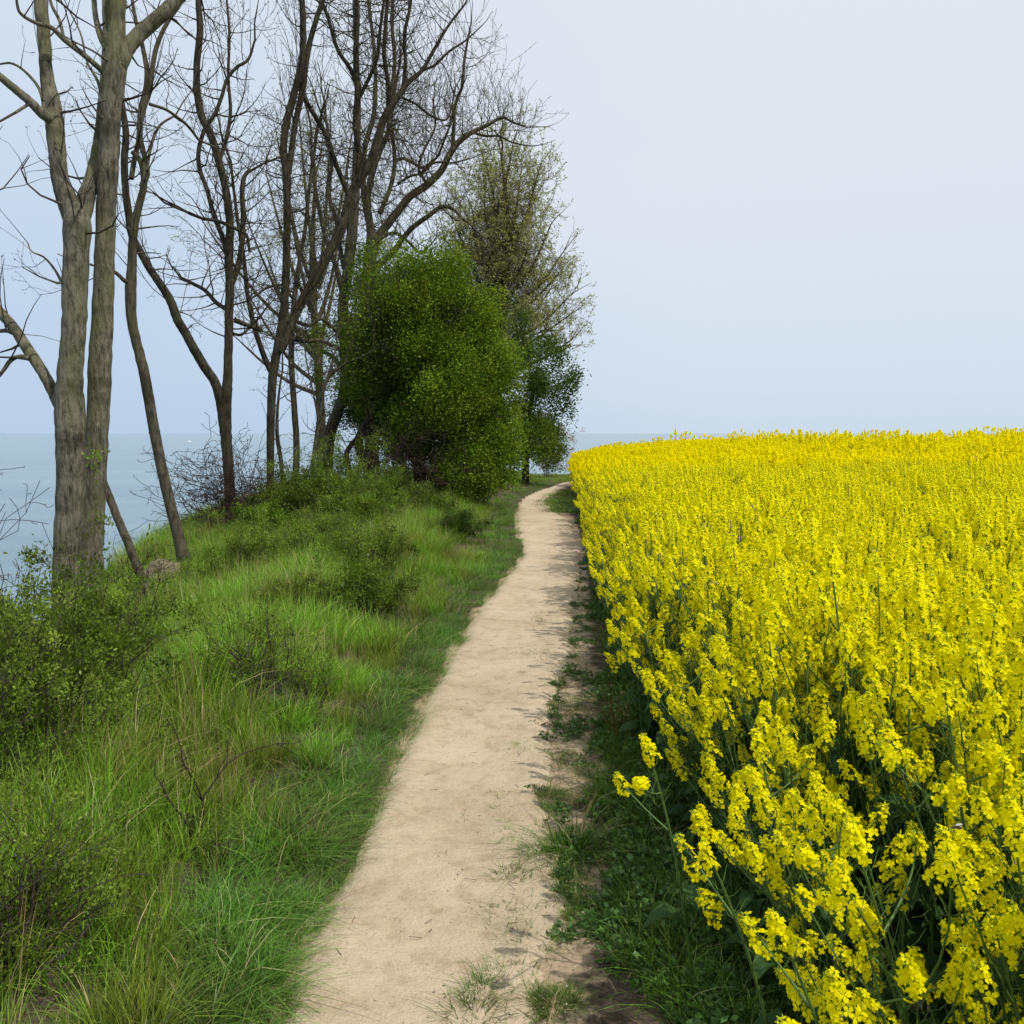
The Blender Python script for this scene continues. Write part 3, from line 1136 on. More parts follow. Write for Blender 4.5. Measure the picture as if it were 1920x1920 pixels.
idx = np.where((ed < .30) & (dd < 22) & (gr.uniform(size=n) < .75), 13 + gr.integers(0, 6, n), idx)
nz_ = bank_noise(x, y, .35, 4.4)
sc_ = gr.normal(1.0, .045, n) + nz_ * .06 - .10 * np.exp(-ed / .15)
sc_ = np.where(idx >= 13, sc_ * gr.uniform(.62, 1.08, n), sc_)
tall = gr.uniform(size=n) < np.where((x > 7) & (y > 14), .022, .012)
sc_ = np.where(tall, sc_ + gr.uniform(.06, .12, n) * (1 + 1.9 * ((x > 7) & (y > 14))), sc_)
rot = np.stack([gr.normal(0, .06, n), gr.normal(-.03, .06, n), gr.uniform(0, 6.28, n)], -1)
rot[:, 2] = np.where(idx >= 13, gr.normal(0, .5, n), rot[:, 2])
scatter('rape_field', far_kinds + mid_kinds + edge_kinds, np.stack([x, y, ground(x, y)], -1), rot, sc_, idx,
        'dense yellow flowering rape crop filling the field right of the path', 'rape field')
print('rape field', n, 'height z at end', FIELD_END)


def rape_thing(d, label=None):
    V, Q = d['stem']
    pv = [(V, Q, None, 0, (1, 1, 1))]
    if d['pods']:
        pv.append((d['pods'][0], d['pods'][1], None, 0, (1.2, 1.2, 1)))
    V, Q, T, mi, C = join(pv)
    root = empty('rape_plant', (0, 0, 0))
    build('stem', V, Q, mat=M['rape_stem'], col=C, parent=root)
    build('foliage', d['leaf'][0], d['leaf'][1], mat=M['rape_leaf'], col=(1, 1, 1), parent=root)
    for h in d['heads']:
        V, Q, T, mi, C = join(head_parts(h))
        build('flower_head', V, Q, T, mats=RM, midx=mi, col=C, parent=root)
    return root


def copy_tree(o, parent=None):
    c = o.copy()
    COL.objects.link(c)
    c.parent = parent
    for ch in list(o.children):
        copy_tree(ch, c)
    return c


GRP = 'nearest rape plants along the field edge'
LBL = 'yellow flowering rape plant in the near part of the field'
protos = []
for k in range(9):      # 0-4 inside the crop, 5-8 leaning out over the path side
    if k < 5:
        d = rape_plant(400 + k, 1.20, (gr.normal(-.06, .05), gr.normal(0, .04)), 0, 11, .28, 30, 7)
    else:
        d = rape_plant(400 + k, .98, (-.10 - .045 * (k - 5), gr.normal(0, .06)), 0, 9, .26, 28, 7)
    protos.append(rape_thing(d))
used = set()
for i_ in near_i:
    x, y = float(px_[i_]), float(py_[i_])
    e_ = x - float(field_x(y))
    k = gr.integers(5, 9) if (e_ < .22 and gr.uniform() < .85) else gr.integers(0, 5)
    k = int(k)
    if k in used:
        o = copy_tree(protos[k])
    else:
        o = protos[k]
        used.add(k)
    o.location = (x, y, gz(x, y))
    s = gr.normal(1.0, .05) - .06 * math.exp(-e_ / .12) - .10 * max(0, 1 - y / 2.6)
    if k >= 5:
        s *= gr.uniform(.72, 1.04)
    o.scale = (s, s, s)
    rz = gr.normal(0, .45) if k >= 5 else gr.uniform(0, 6.28)
    o.rotation_euler = (gr.normal(0, .05), gr.normal(0, .05), rz)
    if k >= 5:
        tag(o, 'yellow flowering rape plant leaning out of the field edge towards the path', 'rape plant', 'rape plants leaning out at the field edge')
    else:
        tag(o, LBL, 'rape plant', GRP)
for mk, (hx, hy, hz, fx_, hd, lab) in enumerate([
        (1450, 1722, .86, .26, 2, 'rape plant with one isolated flower head low over the dark verge'),
        (1322, 1590, .80, .24, 2, 'leaning rape plant with a drooping flower head, left of the dense crop'),
        (1208, 1385, .84, .18, 3, 'rape plant leaning over the verge beside the brown dead stems'),
        (1560, 1835, .90, .30, 3, 'rape plant with a big round flower head at the bottom frame edge'),
        (1612, 1700, .86, .26, 3, 'rape plant with a tall narrow flower head just above the bottom one'),
        (1420, 1480, .90, .22, 4, 'rape plant with a broad nodding flower head standing clear of the dense crop')]):
    yy = (EYE - hz) / -(ray(hx, hy)[2]) * ray(hx, hy)[1]
    tp_ = at(hx, hy, yy)
    g0 = gz(tp_.x + fx_, yy + .1)
    Hm = tp_.z - g0
    dm = rape_plant(900 + mk, Hm, (-fx_ / Hm, -.1 / Hm), 0, hd, .5, 30, 4)
    om = rape_thing(dm)
    om.location = (tp_.x + fx_, yy + .1, g0)
    tag(om, lab, 'rape plant', 'rape plants leaning out at the field edge')
for k, o in enumerate(protos):
    if k not in used:
        for ch in list(o.children):
            bpy.data.objects.remove(ch)
        bpy.data.objects.remove(o)


# ------------------------------------------------------------------ woody growth
def norm3(v):
    l = math.sqrt(v[0] ** 2 + v[1] ** 2 + v[2] ** 2) + 1e-9
    return (v[0] / l, v[1] / l, v[2] / l)


def grow(segs, nodes, p, d, L, r, lvl, g, wig=.22, trop=.10, step=.16, kids=.55, ang=(.5, 1.0), minr=.0022, ratio=(.4, .75)):
    n = max(3, int(L / step))
    st = L / n
    for i in range(n):
        d = norm3((d[0] + g.gauss(0, wig), d[1] + g.gauss(0, wig), d[2] + g.gauss(0, wig * .8) + trop))
        q = (p[0] + d[0] * st, p[1] + d[1] * st, p[2] + d[2] * st)
        t0, t1 = i / n, (i + 1) / n
        ra, rb = max(minr, r * (1 - .7 * t0)), max(minr, r * (1 - .7 * t1))
        segs.append((*p, *q, ra, rb))
        p = q
        if lvl > 0 and i >= 1 and g.random() < kids:
            a = g.uniform(*ang)
            u = norm3((g.gauss(0, 1), g.gauss(0, 1), g.gauss(0, 1)))
            dot = u[0] * d[0] + u[1] * d[1] + u[2] * d[2]
            u = norm3((u[0] - d[0] * dot, u[1] - d[1] * dot, u[2] - d[2] * dot))
            ca, sa_ = math.cos(a), math.sin(a)
            nd = (d[0] * ca + u[0] * sa_, d[1] * ca + u[1] * sa_, d[2] * ca + u[2] * sa_)
            grow(segs, nodes, p, nd, L * g.uniform(*ratio) * (1 - .35 * t1), rb * .62, lvl - 1, g, wig, trop, step, kids, ang, minr, ratio)
        if lvl == 0 or i == n - 1:
            nodes.append((*p, *d))


def smooth_poly(pts, sub=5):
    """cubic curve through the points, tangents weighted by chord length"""
    P = np.asarray(pts, float)
    h = np.linalg.norm(np.diff(P[:, :3], axis=0), axis=1) + 1e-6
    sl = np.diff(P, axis=0) / h[:, None]
    m_ = np.empty_like(P)
    m_[0], m_[-1] = sl[0], sl[-1]
    if len(P) > 2:
        w0, w1 = h[1:, None], h[:-1, None]
        m_[1:-1] = (sl[:-1] * w0 + sl[1:] * w1) / (w0 + w1)
    out_ = []
    for k in range(len(P) - 1):
        t = np.linspace(0, 1, sub + 1)[:-1, None]
        hk = h[k]
        out_.append((2 * t ** 3 - 3 * t ** 2 + 1) * P[k] + (t ** 3 - 2 * t ** 2 + t) * hk * m_[k] + (-2 * t ** 3 + 3 * t ** 2) * P[k + 1] + (t ** 3 - t ** 2) * hk * m_[k + 1])
    out_.append(P[-1:])
    return np.concatenate(out_)


def tree(label, Y, limbs, barkm, seed, twigm='twig', twig_y=620, dens=1.0, tl=1.3, leaf=None, leafn=1, leafs=.05, lvl=2, group='trees on the cliff edge',
         shoots=.35, wig=.2, trop=.09, minr=.0035, name='tree', base=None, sides=12, tip_extra=True, tip_l=.6, twigside=None):
    """limbs: list of (depth at end relative to Y, [(px, py, radius px), ...]); the first limb is the trunk"""
    g = random.Random(seed)
    b = base or at(limbs[0][1][0][0], limbs[0][1][0][1], Y)
    root = empty(name, (b.x, b.y, gz(b.x, b.y)))
    O = np.array(root.location)
    trunk, boughs, segs, nodes = [], [], [], []
    for li, (dz, pts) in enumerate(limbs):
        n = len(pts)
        if isinstance(dz, tuple):
            d0, d1 = dz
        else:
            d0, d1 = (0, dz)
        W = []
        for k, (a, c, r_) in enumerate(pts):
            yy = Y + d0 + (d1 - d0) * k / (n - 1)
            w_ = at(a, c, yy)
            W.append((w_.x, w_.y, w_.z, r_ * yy / F))
        if li == 0:     # root the trunk in the ground
            w0 = W[0]
            W = [(w0[0], w0[1], gz(w0[0], w0[1]) - .25, w0[3] * 1.12)] + W if w0[2] > gz(w0[0], w0[1]) else W
        S = smooth_poly(W, 6)
        # small natural unevenness
        jit = np.array([[g.gauss(0, 1), g.gauss(0, 1), 0] for _ in range(len(S))]) * np.minimum(S[:, 3:4] * .035, np.linalg.norm(np.gradient(S[:, :3], axis=0), axis=1)[:, None] * .05)
        P_, r__ = S[:, :3] + jit - O, np.clip(S[:, 3], .003, None)
        (trunk if li == 0 else boughs).append((P_, r__))
        # side twigs
        ln = np.linalg.norm(np.diff(S[:, :3], axis=0), axis=1)
        cum = np.concatenate([[0], np.cumsum(ln)])
        s = g.uniform(.05, .4)
        while s < cum[-1]:
            k = min(len(S) - 2, int(np.searchsorted(cum, s)))
            p = S[k, :3]
            r_ = S[k, 3]
            pyy = 960 - F * math.tan(math.atan2(p[2] - EYE, p[1]) + PITCH)
            if pyy < twig_y:
                T = S[k + 1, :3] - S[k, :3]
                T = T / (np.linalg.norm(T) + 1e-9)
                if g.random() < shoots:     # long straight upright shoots
                    u = norm3((g.gauss(0, .5), g.gauss(0, .5), .9))
                    grow(segs, nodes, tuple(p - O), u, tl * g.uniform(.7, 1.5), min(r_ * .35, .010), max(0, lvl - 1), g, wig * .5, trop * 1.4, .2, .35, (.25, .6), minr)
                else:
                    u = norm3((g.gauss(0, 1), g.gauss(0, 1), g.gauss(.3, .6)))
                    dot = u[0] * T[0] + u[1] * T[1] + u[2] * T[2]
                    u = norm3((u[0] - T[0] * dot * .7, u[1] - T[1] * dot * .7, u[2] - T[2] * dot * .7))
                    grow(segs, nodes, tuple(p - O), u, tl * g.uniform(.45, 1.25), min(r_ * .45, .016), lvl, g, wig, trop, .16, .5, (.45, 1.0), minr)
            s += g.uniform(.14, .42) / dens
        if tip_extra and (limbs[li][1][-1][1] < 60 or limbs[li][1][-1][0] < 10 or limbs[li][1][-1][2] < 3.2):
            T = S[-1, :3] - S[-3, :3]
            for q in range(2 if S[-1, 3] > .03 else 1):
                u = norm3((T[0] + g.gauss(0, .1) * .3, T[1] + g.gauss(0, .1) * .3, T[2]))
                Lx = min(3.5, max(tip_l, S[-1, 3] * 45))
                grow(segs, nodes, tuple(S[-1, :3] - O), u, Lx, S[-1, 3] * .95, lvl + (1 if S[-1, 3] > .02 else 0), g, wig * .6, trop * .8, .25, .4, (.4, .8), minr)
    thick = np.array([q for q in segs if q[6] > .014]).reshape(-1, 8)
    V, Q = tubes(trunk, sides, .022)
    if len(thick) and not boughs:
        V2, Q2 = segs_mesh(thick, 7)
        V, Q = np.concatenate([V, V2]), np.concatenate([Q, Q2 + len(V)])
    build('trunk', V, Q, mat=M[barkm], parent=root)
    if boughs:
        V, Q = tubes(boughs, max(6, sides - 2), .02)
        if len(thick):
            V2, Q2 = segs_mesh(thick, 7)
            V, Q = np.concatenate([V, V2]), np.concatenate([Q, Q2 + len(V)])
        build('limbs', V, Q, mat=M[barkm], parent=root)
    if segs:
        S_ = np.array(segs)
        V, Q = segs_mesh(S_[S_[:, 6] <= .014], 3)
        build('crown', V, Q, mat=M[twigm], parent=root)
    if leaf and nodes:
        N = np.array(nodes)
        N = np.repeat(N, leafn, 0)
        if leafn < 1:
            N = N[rng.uniform(size=len(N)) < leafn]
        p = N[:, :3] + rng.normal(0, leafs * .5, (len(N), 3))
        dd_ = N[:, 3:] + rng.normal(0, .6, (len(N), 3))
        V, Q = leaf_mesh(p, dd_, rng.uniform(.5, 1.3, len(N)) * leafs, .5)
        C = np.repeat(rng.uniform(.65, 1.35, (len(N), 1)) * np.ones((1, 3)), 4, 0)
        build('foliage' if leafs > .04 else 'buds', V, Q, mat=M[leaf], col=C, parent=root)
    tag(root, label, 'tree', group)
    print(label[:40], 'segs', len(segs), 'nodes', len(nodes))
    return root


# forked grey trunk, nearest
tree('stout grey tree forking into a wide V, leftmost of the two nearest trunks', 9.0, [
    (0, [(122, 1185, 25.5), (123, 1100, 24.5), (127, 1000, 24.5), (133, 900, 25.5), (131, 800, 26.5), (130, 760, 25), (132, 700, 22.5), (138, 620, 21.5), (141, 530, 22.5), (143, 470, 22), (145, 408, 22), (146, 380, 8)]),
    ((0, .3), [(142, 480, 10), (139, 428, 15), (127, 378, 18.5), (112, 333, 15), (107, 280, 15), (102, 233, 16), (98, 195, 15), (89, 150, 11.5), (83, 80, 11), (77, 0, 11.5), (76, -60, 10), (70, -200, 8)]),
    ((0, 1.1), [(146, 480, 10), (150, 425, 14), (160, 376, 16), (172, 333, 12), (183, 280, 10), (190, 220, 9), (196, 150, 8), (200, 60, 7), (196, -40, 6)]),
    ((0, -.4), [(94, 222, 10), (80, 214, 9), (62, 196, 8), (38, 175, 7.5), (10, 152, 7), (-20, 128, 6.5), (-90, 90, 5)]),
    ((0, .3), [(132, 830, 6), (124, 790, 12), (108, 748, 12), (88, 712, 10), (72, 685, 10), (52, 655, 10), (28, 618, 9.5), (0, 585, 9), (-40, 545, 8)]),
    ((.1, .0), [(54, 672, 5), (40, 668, 4), (22, 674, 4), (8, 692, 3.5), (-10, 715, 3)]),
    ((.2, .4), [(24, 623, 5), (12, 620, 4), (-12, 622, 3.5)]),
    ((0, .1), [(84, 212, 4), (76, 172, 3), (58, 145, 2.5), (18, 118, 2), (0, 120, 1.6)]),
    ((0, .2), [(118, 534, 3.2), (104, 508, 2.2), (82, 482, 1.8), (58, 470, 1.3), (52, 455, 1)]),
], 'bark_grey', 1, dens=.75, tl=.75, leaf='bud', leafn=1, leafs=.022, twig_y=690, minr=.0018, wig=.24, sides=18, shoots=.3)

tree('tall straight grey tree with a thick limb to the upper right, beside the forked one', 9.35, [
    (0, [(170, 1160, 23), (171, 1100, 23), (172, 1000, 21.5), (178, 900, 21), (183, 800, 20), (187, 700, 20.5), (192, 600, 19), (195, 500, 18), (198, 400, 17), (204, 300, 17.5), (209, 200, 17.5), (215, 130, 20), (217, 80, 16), (221, 0, 14), (224, -80, 12), (220, -260, 9)]),
    ((0, .4), [(222, 125, 15), (240, 88, 13.5), (262, 64, 13), (300, 30, 12), (335, -4, 10.5), (380, -50, 9), (430, -140, 7)]),
    ((0, -.5), [(200, 142, 6), (183, 125, 5), (150, 97, 5), (118, 72, 4.5), (97, 52, 4), (65, 42, 3.2), (37, 23, 2.8), (30, -5, 2.2)]),
    ((0, .3), [(203, 95, 7), (190, 70, 6), (181, 40, 5), (176, 0, 4.5), (170, -60, 4)]),
    ((0, -.2), [(205, 60, 5), (200, 20, 4.5), (204, -20, 4)]),
    ((0, .2), [(120, 75, 3), (112, 40, 3), (97, 10, 2.5), (90, -20, 2)]),
    ((0, .2), [(192, 185, 3), (182, 150, 2.5), (165, 120, 2), (150, 60, 1.6), (130, 20, 1.2)]),
], 'bark_grey', 2, dens=.6, tl=.8, leaf='bud', leafn=1, leafs=.022, twig_y=330, minr=.0018, wig=.24, sides=18, shoots=.35)

tree('short leaning trunk rising from the edge behind the two grey trunks', 10.5, [
    (.4, [(279, 1122, 10), (262, 1075, 8.5), (246, 1033, 8), (220, 970, 7.5), (197, 912, 7), (182, 872, 6), (172, 838, 4.5), (160, 790, 3.2), (156, 740, 2)]),
], 'bark_mid', 3, dens=.3, tl=.8, twig_y=700, minr=.002, leaf='bud', leafs=.02, lvl=1)

tree('slim smooth trunk leaning left, alone at the edge right of the grey pair', 13.0, [
    (0, [(345, 1050, 14), (340, 1030, 11.5), (333, 1000, 10.5), (308, 900, 10), (288, 800, 9.8), (270, 700, 9.5), (258, 650, 9), (247, 600, 9.3), (245, 540, 10), (247, 500, 8.5), (249, 450, 7.8), (254, 410, 7), (262, 380, 6.5), (270, 335, 6), (262, 300, 5), (248, 285, 4)]),
    ((0, .6), [(266, 350, 5.5), (276, 325, 5), (270, 290, 4.8), (262, 250, 5), (268, 205, 5.5), (280, 170, 5), (285, 130, 4.5), (296, 80, 4), (315, 40, 3.5), (338, 5, 3), (350, -40, 2.5)]),
    ((0, .6), [(246, 335, 4.5), (252, 300, 4.5), (260, 260, 4.5), (264, 210, 5), (276, 150, 5), (268, 90, 4), (255, 40, 3.5), (248, 0, 3)]),
    ((0, -.3), [(243, 532, 5), (232, 525, 4), (218, 512, 3.5), (205, 505, 3)]),
    ((0, .8), [(280, 195, 3), (310, 205, 2.6), (330, 218, 2.6), (352, 236, 2.6), (372, 262, 2.2)]),
    ((0, .5), [(275, 320, 2.8), (282, 280, 2.6), (300, 235, 2.2), (330, 215, 1.8)]),
], 'bark_mid', 4, dens=1.0, tl=.9, leaf='bud', leafn=1, leafs=.028, twig_y=520, minr=.0026, sides=12)

tree('dark tree splitting low into a narrow V, right of the slim leaning trunk', 17.5, [
    (0, [(433, 985, 12), (432, 940, 10.5), (428, 880, 10), (424, 820, 10.5), (421, 765, 12.5), (425, 735, 10), (427, 700, 8.5), (429, 600, 8), (431, 540, 8.2), (429, 480, 8), (431, 430, 7.5), (427, 380, 7.5), (420, 340, 7), (408, 295, 7), (394, 250, 7), (380, 225, 6.8), (371, 180, 6.5), (369, 120, 6), (375, 60, 6), (372, 0, 5.2), (376, -60, 4.5)]),
    ((0, -.8), [(418, 770, 11), (412, 745, 9.5), (402, 715, 9), (385, 690, 8.8), (367, 660, 8.8), (348, 625, 8.5), (333, 600, 8.5), (320, 565, 8), (300, 532, 7.5), (280, 503, 7), (262, 470, 7), (248, 443, 7), (241, 400, 7), (235, 350, 6.5), (233, 300, 6.5), (236, 250, 6), (230, 205, 5.5), (222, 150, 4.5)]),
    ((0, .5), [(434, 530, 6.5), (446, 500, 5.5), (453, 460, 5.2), (456, 400, 5), (455, 345, 4.5), (462, 325, 3.5), (470, 320, 2.5)]),
    ((0, .8), [(425, 470, 5.5), (415, 440, 4.8), (400, 400, 4.5), (388, 355, 4.2), (374, 315, 4.2), (372, 285, 4), (382, 245, 3.6)]),
    ((0, .5), [(386, 238, 4), (400, 218, 3.6), (416, 180, 3.4), (425, 150, 3), (445, 125, 2.8), (462, 115, 2.6), (478, 75, 2)]),
    ((0, -.3), [(468, 472, 2.4), (460, 438, 3), (440, 428, 3.4), (410, 415, 3.2), (380, 410, 3)]),
    ((0, .6), [(412, 300, 4), (424, 260, 3.6), (432, 210, 3.2), (428, 150, 2.8), (430, 60, 2.4), (425, 0, 2)]),
    ((0, .5), [(440, 600, 5), (470, 612, 4), (488, 618, 4), (470, 608, 3.5)]),
    ((0, 1.0), [(424, 580, 4), (405, 567, 4), (385, 545, 3.6), (362, 532, 3.2), (338, 520, 2.4)]),
    ((0, .4), [(436, 625, 3), (450, 628, 2.6), (468, 615, 2.2)]),
], 'bark_dark', 5, dens=1.6, tl=1.2, leaf='bud', leafn=1, leafs=.04, twig_y=640, minr=.0036)

tree('dark two-stemmed tree with a long limb slanting up to the right across the others', 20.0, [
    (0, [(507, 985, 9.2), (507, 900, 7.1), (507, 820, 7.6), (509, 750, 8.0), (512, 700, 8.4), (521, 650, 8.4), (530, 600, 8.2), (535, 540, 7.7), (538, 430, 7.1), (538, 370, 6.9), (538, 335, 8.0), (533, 300, 6.7), (532, 265, 6.7), (541, 215, 6.7), (554, 165, 6.3), (566, 110, 5.9), (568, 50, 5.7), (566, 0, 5.5), (560, -70, 4.2)]),
    ((0, .3), [(541, 325, 5.9), (546, 285, 5.5), (555, 225, 5.5), (567, 170, 5.5), (575, 110, 5.2), (583, 70, 5.0), (597, 25, 4.6), (612, -20, 4.2), (630, -80, 3.4)]),
    ((0, 1.8), [(526, 660, 7.6), (538, 630, 8.4), (547, 607, 8.4), (557, 583, 8.8), (583, 533, 8.8), (617, 473, 8.8), (640, 427, 8.8), (652, 385, 8.4), (664, 352, 8.4), (693, 307, 8.0), (707, 267, 7.6), (722, 217, 6.7), (747, 180, 5.9), (763, 157, 5.0), (790, 133, 3.8), (810, 100, 3.4), (838, 52, 2.5), (870, 10, 1.8)]),
    ((0, -.6), [(510, 700, 5.9), (500, 680, 5.5), (487, 645, 5.0), (477, 615, 4.6), (468, 575, 4.2), (463, 545, 4.2), (458, 490, 3.8), (448, 430, 3.4), (440, 370, 2.9), (432, 300, 2.5)]),
    ((1.1, .8), [(668, 345, 5.0), (673, 300, 5.0), (667, 233, 5.5), (670, 167, 5.2), (667, 100, 5.0), (670, 33, 4.6), (667, -30, 4.2)]),
    ((1.4, 1.2), [(730, 205, 4.6), (727, 150, 4.2), (720, 100, 4.0), (723, 50, 3.7), (727, -10, 3.4)]),
    ((1.6, 1.7), [(757, 160, 3.8), (760, 117, 3.4), (758, 67, 3.2), (768, 17, 2.9), (775, -40, 2.4)]),
    ((.8, .2), [(655, 370, 5.9), (645, 345, 5.0), (627, 300, 4.6), (610, 250, 4.6), (590, 217, 4.2), (573, 187, 3.8), (560, 150, 3.4)]),
    ((1.0, .8), [(672, 178, 4.2), (660, 135, 3.9), (634, 95, 3.5), (617, 40, 3.2), (600, -10, 2.7)]),
    ((1.0, .5), [(675, 180, 3.8), (690, 150, 3.5), (705, 115, 3.2), (712, 60, 2.9), (720, 0, 2.5)]),
    ((1.2, 2.0), [(745, 180, 2.5), (780, 195, 2.2), (805, 215, 2.2), (835, 225, 1.8), (848, 195, 1.7)]),
    ((1.5, 1.8), [(790, 133, 2.5), (815, 122, 2.5), (840, 98, 2.2), (870, 78, 1.7)]),
], 'bark_dark', 6, dens=2.0, tl=1.3, leaf='bud', leafn=1, leafs=.045, twig_y=640, minr=.004, shoots=.4)

tree('thin crooked pole-like trunk close behind the two-stemmed dark tree', 21.5, [
    (0, [(553, 985, 7.6), (553, 930, 6.7), (556, 840, 6.3), (550, 740, 5.7), (546, 665, 5.5), (548, 610, 5.0), (552, 560, 4.6), (560, 500, 4.2), (572, 430, 3.8), (580, 350, 3.4), (590, 280, 2.7)]),
    ((0, .5), [(550, 600, 3.8), (580, 610, 3.4), (600, 598, 3.0), (622, 612, 2.9), (640, 640, 2.5)]),
    ((0, .4), [(549, 636, 3.4), (575, 640, 3.5), (600, 638, 3.4), (622, 648, 3.0)]),
    ((0, -.4), [(549, 560, 2.9), (528, 535, 2.7), (500, 540, 2.5), (478, 555, 2.2)]),
], 'bark_mid', 7, dens=1.7, tl=1.2, leaf='spring_leaf', leafn=2, leafs=.05, twig_y=760, minr=.004)

tree('thin short trunk tucked between the dark tree and the pole-like one', 21.0, [
    (0, [(540, 990, 5.5), (535, 950, 4.6), (530, 900, 4.2), (526, 860, 4.0), (520, 820, 3.8), (520, 770, 2.9), (524, 730, 2.2), (530, 690, 1.7)]),
], 'bark_mid', 8, dens=1.2, tl=.7, leaf='spring_leaf', leafn=2, leafs=.04, twig_y=830, minr=.004, lvl=1)

tree('slender young tree leaning right with thin upright shoots, next to the bush', 20.5, [
    (0, [(582, 985, 4.6), (584, 910, 4.0), (588, 860, 3.9), (596, 800, 3.9), (602, 760, 3.9), (610, 718, 3.9), (622, 700, 3.4), (636, 690, 2.9), (650, 680, 2.0)]),
    ((0, .2), [(612, 716, 3.0), (620, 690, 2.5), (628, 660, 1.8), (632, 630, 1.3)]),
    ((0, -.2), [(598, 795, 2.0), (588, 740, 1.7), (575, 680, 1.3), (568, 620, 1.0)]),
], 'bark_mid', 9, dens=1.0, tl=.9, leaf='spring_leaf', leafn=1, leafs=.035, twig_y=860, minr=.0034, lvl=1, shoots=.6)

tree('gnarled pale-footed tree at the left side of the big green bush', 24.0, [
    (0, [(612, 905, 14.3), (614, 860, 10.9), (618, 815, 11.8), (632, 775, 10.1), (645, 735, 10.1), (648, 690, 10.1), (646, 640, 10.1), (643, 585, 9.7), (653, 500, 10.1), (660, 440, 10.1), (665, 380, 8.4), (668, 300, 6.7), (671, 220, 5.9), (668, 100, 5.0), (665, 0, 4.2)]),
    ((0, -.6), [(645, 560, 5.9), (630, 500, 5.0), (612, 450, 4.2), (600, 400, 3.8), (590, 350, 3.4), (584, 280, 2.5)]),
    ((0, .8), [(650, 520, 5.0), (638, 470, 4.2), (632, 420, 3.9), (618, 370, 3.4), (622, 300, 2.9), (612, 230, 2.5)]),
    ((0, .5), [(640, 690, 4.2), (622, 668, 3.9), (600, 655, 3.5), (580, 630, 3.0), (560, 632, 2.5)]),
], 'bark_mid', 10, dens=1.7, tl=1.5, leaf='spring_leaf', leafn=1, leafs=.055, twig_y=760, minr=.0045)

tree('broad tree rising behind the big bush with long crooked limbs reaching right', 26.0, [
    (0, [(700, 900, 13.4), (694, 800, 12.6), (690, 700, 11.8), (688, 600, 11.8), (690, 540, 11.8), (693, 490, 11.8), (697, 450, 10.1), (692, 410, 6.7), (690, 367, 5.9), (700, 317, 5.5), (714, 280, 5.0), (727, 250, 4.6), (730, 200, 4.2), (740, 120, 3.8), (735, 40, 3.4), (738, -30, 2.9)]),
    ((0, 1.5), [(696, 480, 9.2), (704, 458, 8.4), (713, 440, 8.4), (743, 400, 7.6), (767, 370, 7.1), (800, 347, 7.1), (827, 320, 6.3), (843, 290, 5.9), (863, 263, 5.5), (887, 247, 4.2), (917, 233, 3.2), (943, 220, 2.7), (963, 230, 2.0), (987, 238, 1.3)]),
    ((0, -.8), [(702, 500, 6.7), (733, 477, 5.9), (752, 452, 5.0), (770, 430, 5.0), (800, 407, 4.5), (833, 387, 3.9), (850, 392, 3.2), (866, 408, 2.5)]),
    ((1.3, 1.0), [(848, 276, 3.8), (851, 240, 3.2), (853, 200, 2.9), (867, 160, 2.7), (870, 117, 2.4), (880, 60, 1.7), (884, 40, 1.2)]),
    ((0, .8), [(712, 400, 4.2), (724, 372, 4.2), (735, 340, 4.2), (740, 300, 3.7), (733, 233, 3.4), (738, 180, 2.7)]),
    ((.6, 1.0), [(739, 302, 3.0), (757, 297, 2.9), (775, 306, 2.7), (790, 314, 2.5), (817, 297, 2.4), (833, 263, 2.0), (847, 227, 1.7)]),
    ((.4, .2), [(745, 345, 2.5), (770, 330, 2.4), (790, 325, 2.2), (815, 305, 2.0), (850, 305, 1.7), (872, 300, 1.3)]),
    ((1.4, 1.2), [(885, 248, 2.5), (910, 255, 2.2), (935, 255, 2.0), (958, 266, 1.7), (982, 272, 1.3)]),
    ((0, .6), [(706, 455, 3.4), (725, 440, 3.2), (742, 437, 2.9), (762, 450, 2.7), (790, 474, 2.4), (806, 460, 1.8)]),
    ((0, .3), [(693, 430, 5.0), (684, 380, 5.0), (680, 330, 5.0), (686, 270, 4.6), (700, 220, 4.2), (704, 150, 3.7), (700, 80, 3.4), (690, 0, 2.9)]),
    ((.8, 1.8), [(800, 345, 2.9), (785, 315, 2.5), (796, 280, 2.2), (815, 240, 1.8), (812, 190, 1.5)]),
], 'bark_mid', 11, dens=2.3, tl=1.6, leaf='spring_leaf', leafn=1, leafs=.045, twig_y=640, minr=.0048, lvl=2, shoots=.25, wig=.27)

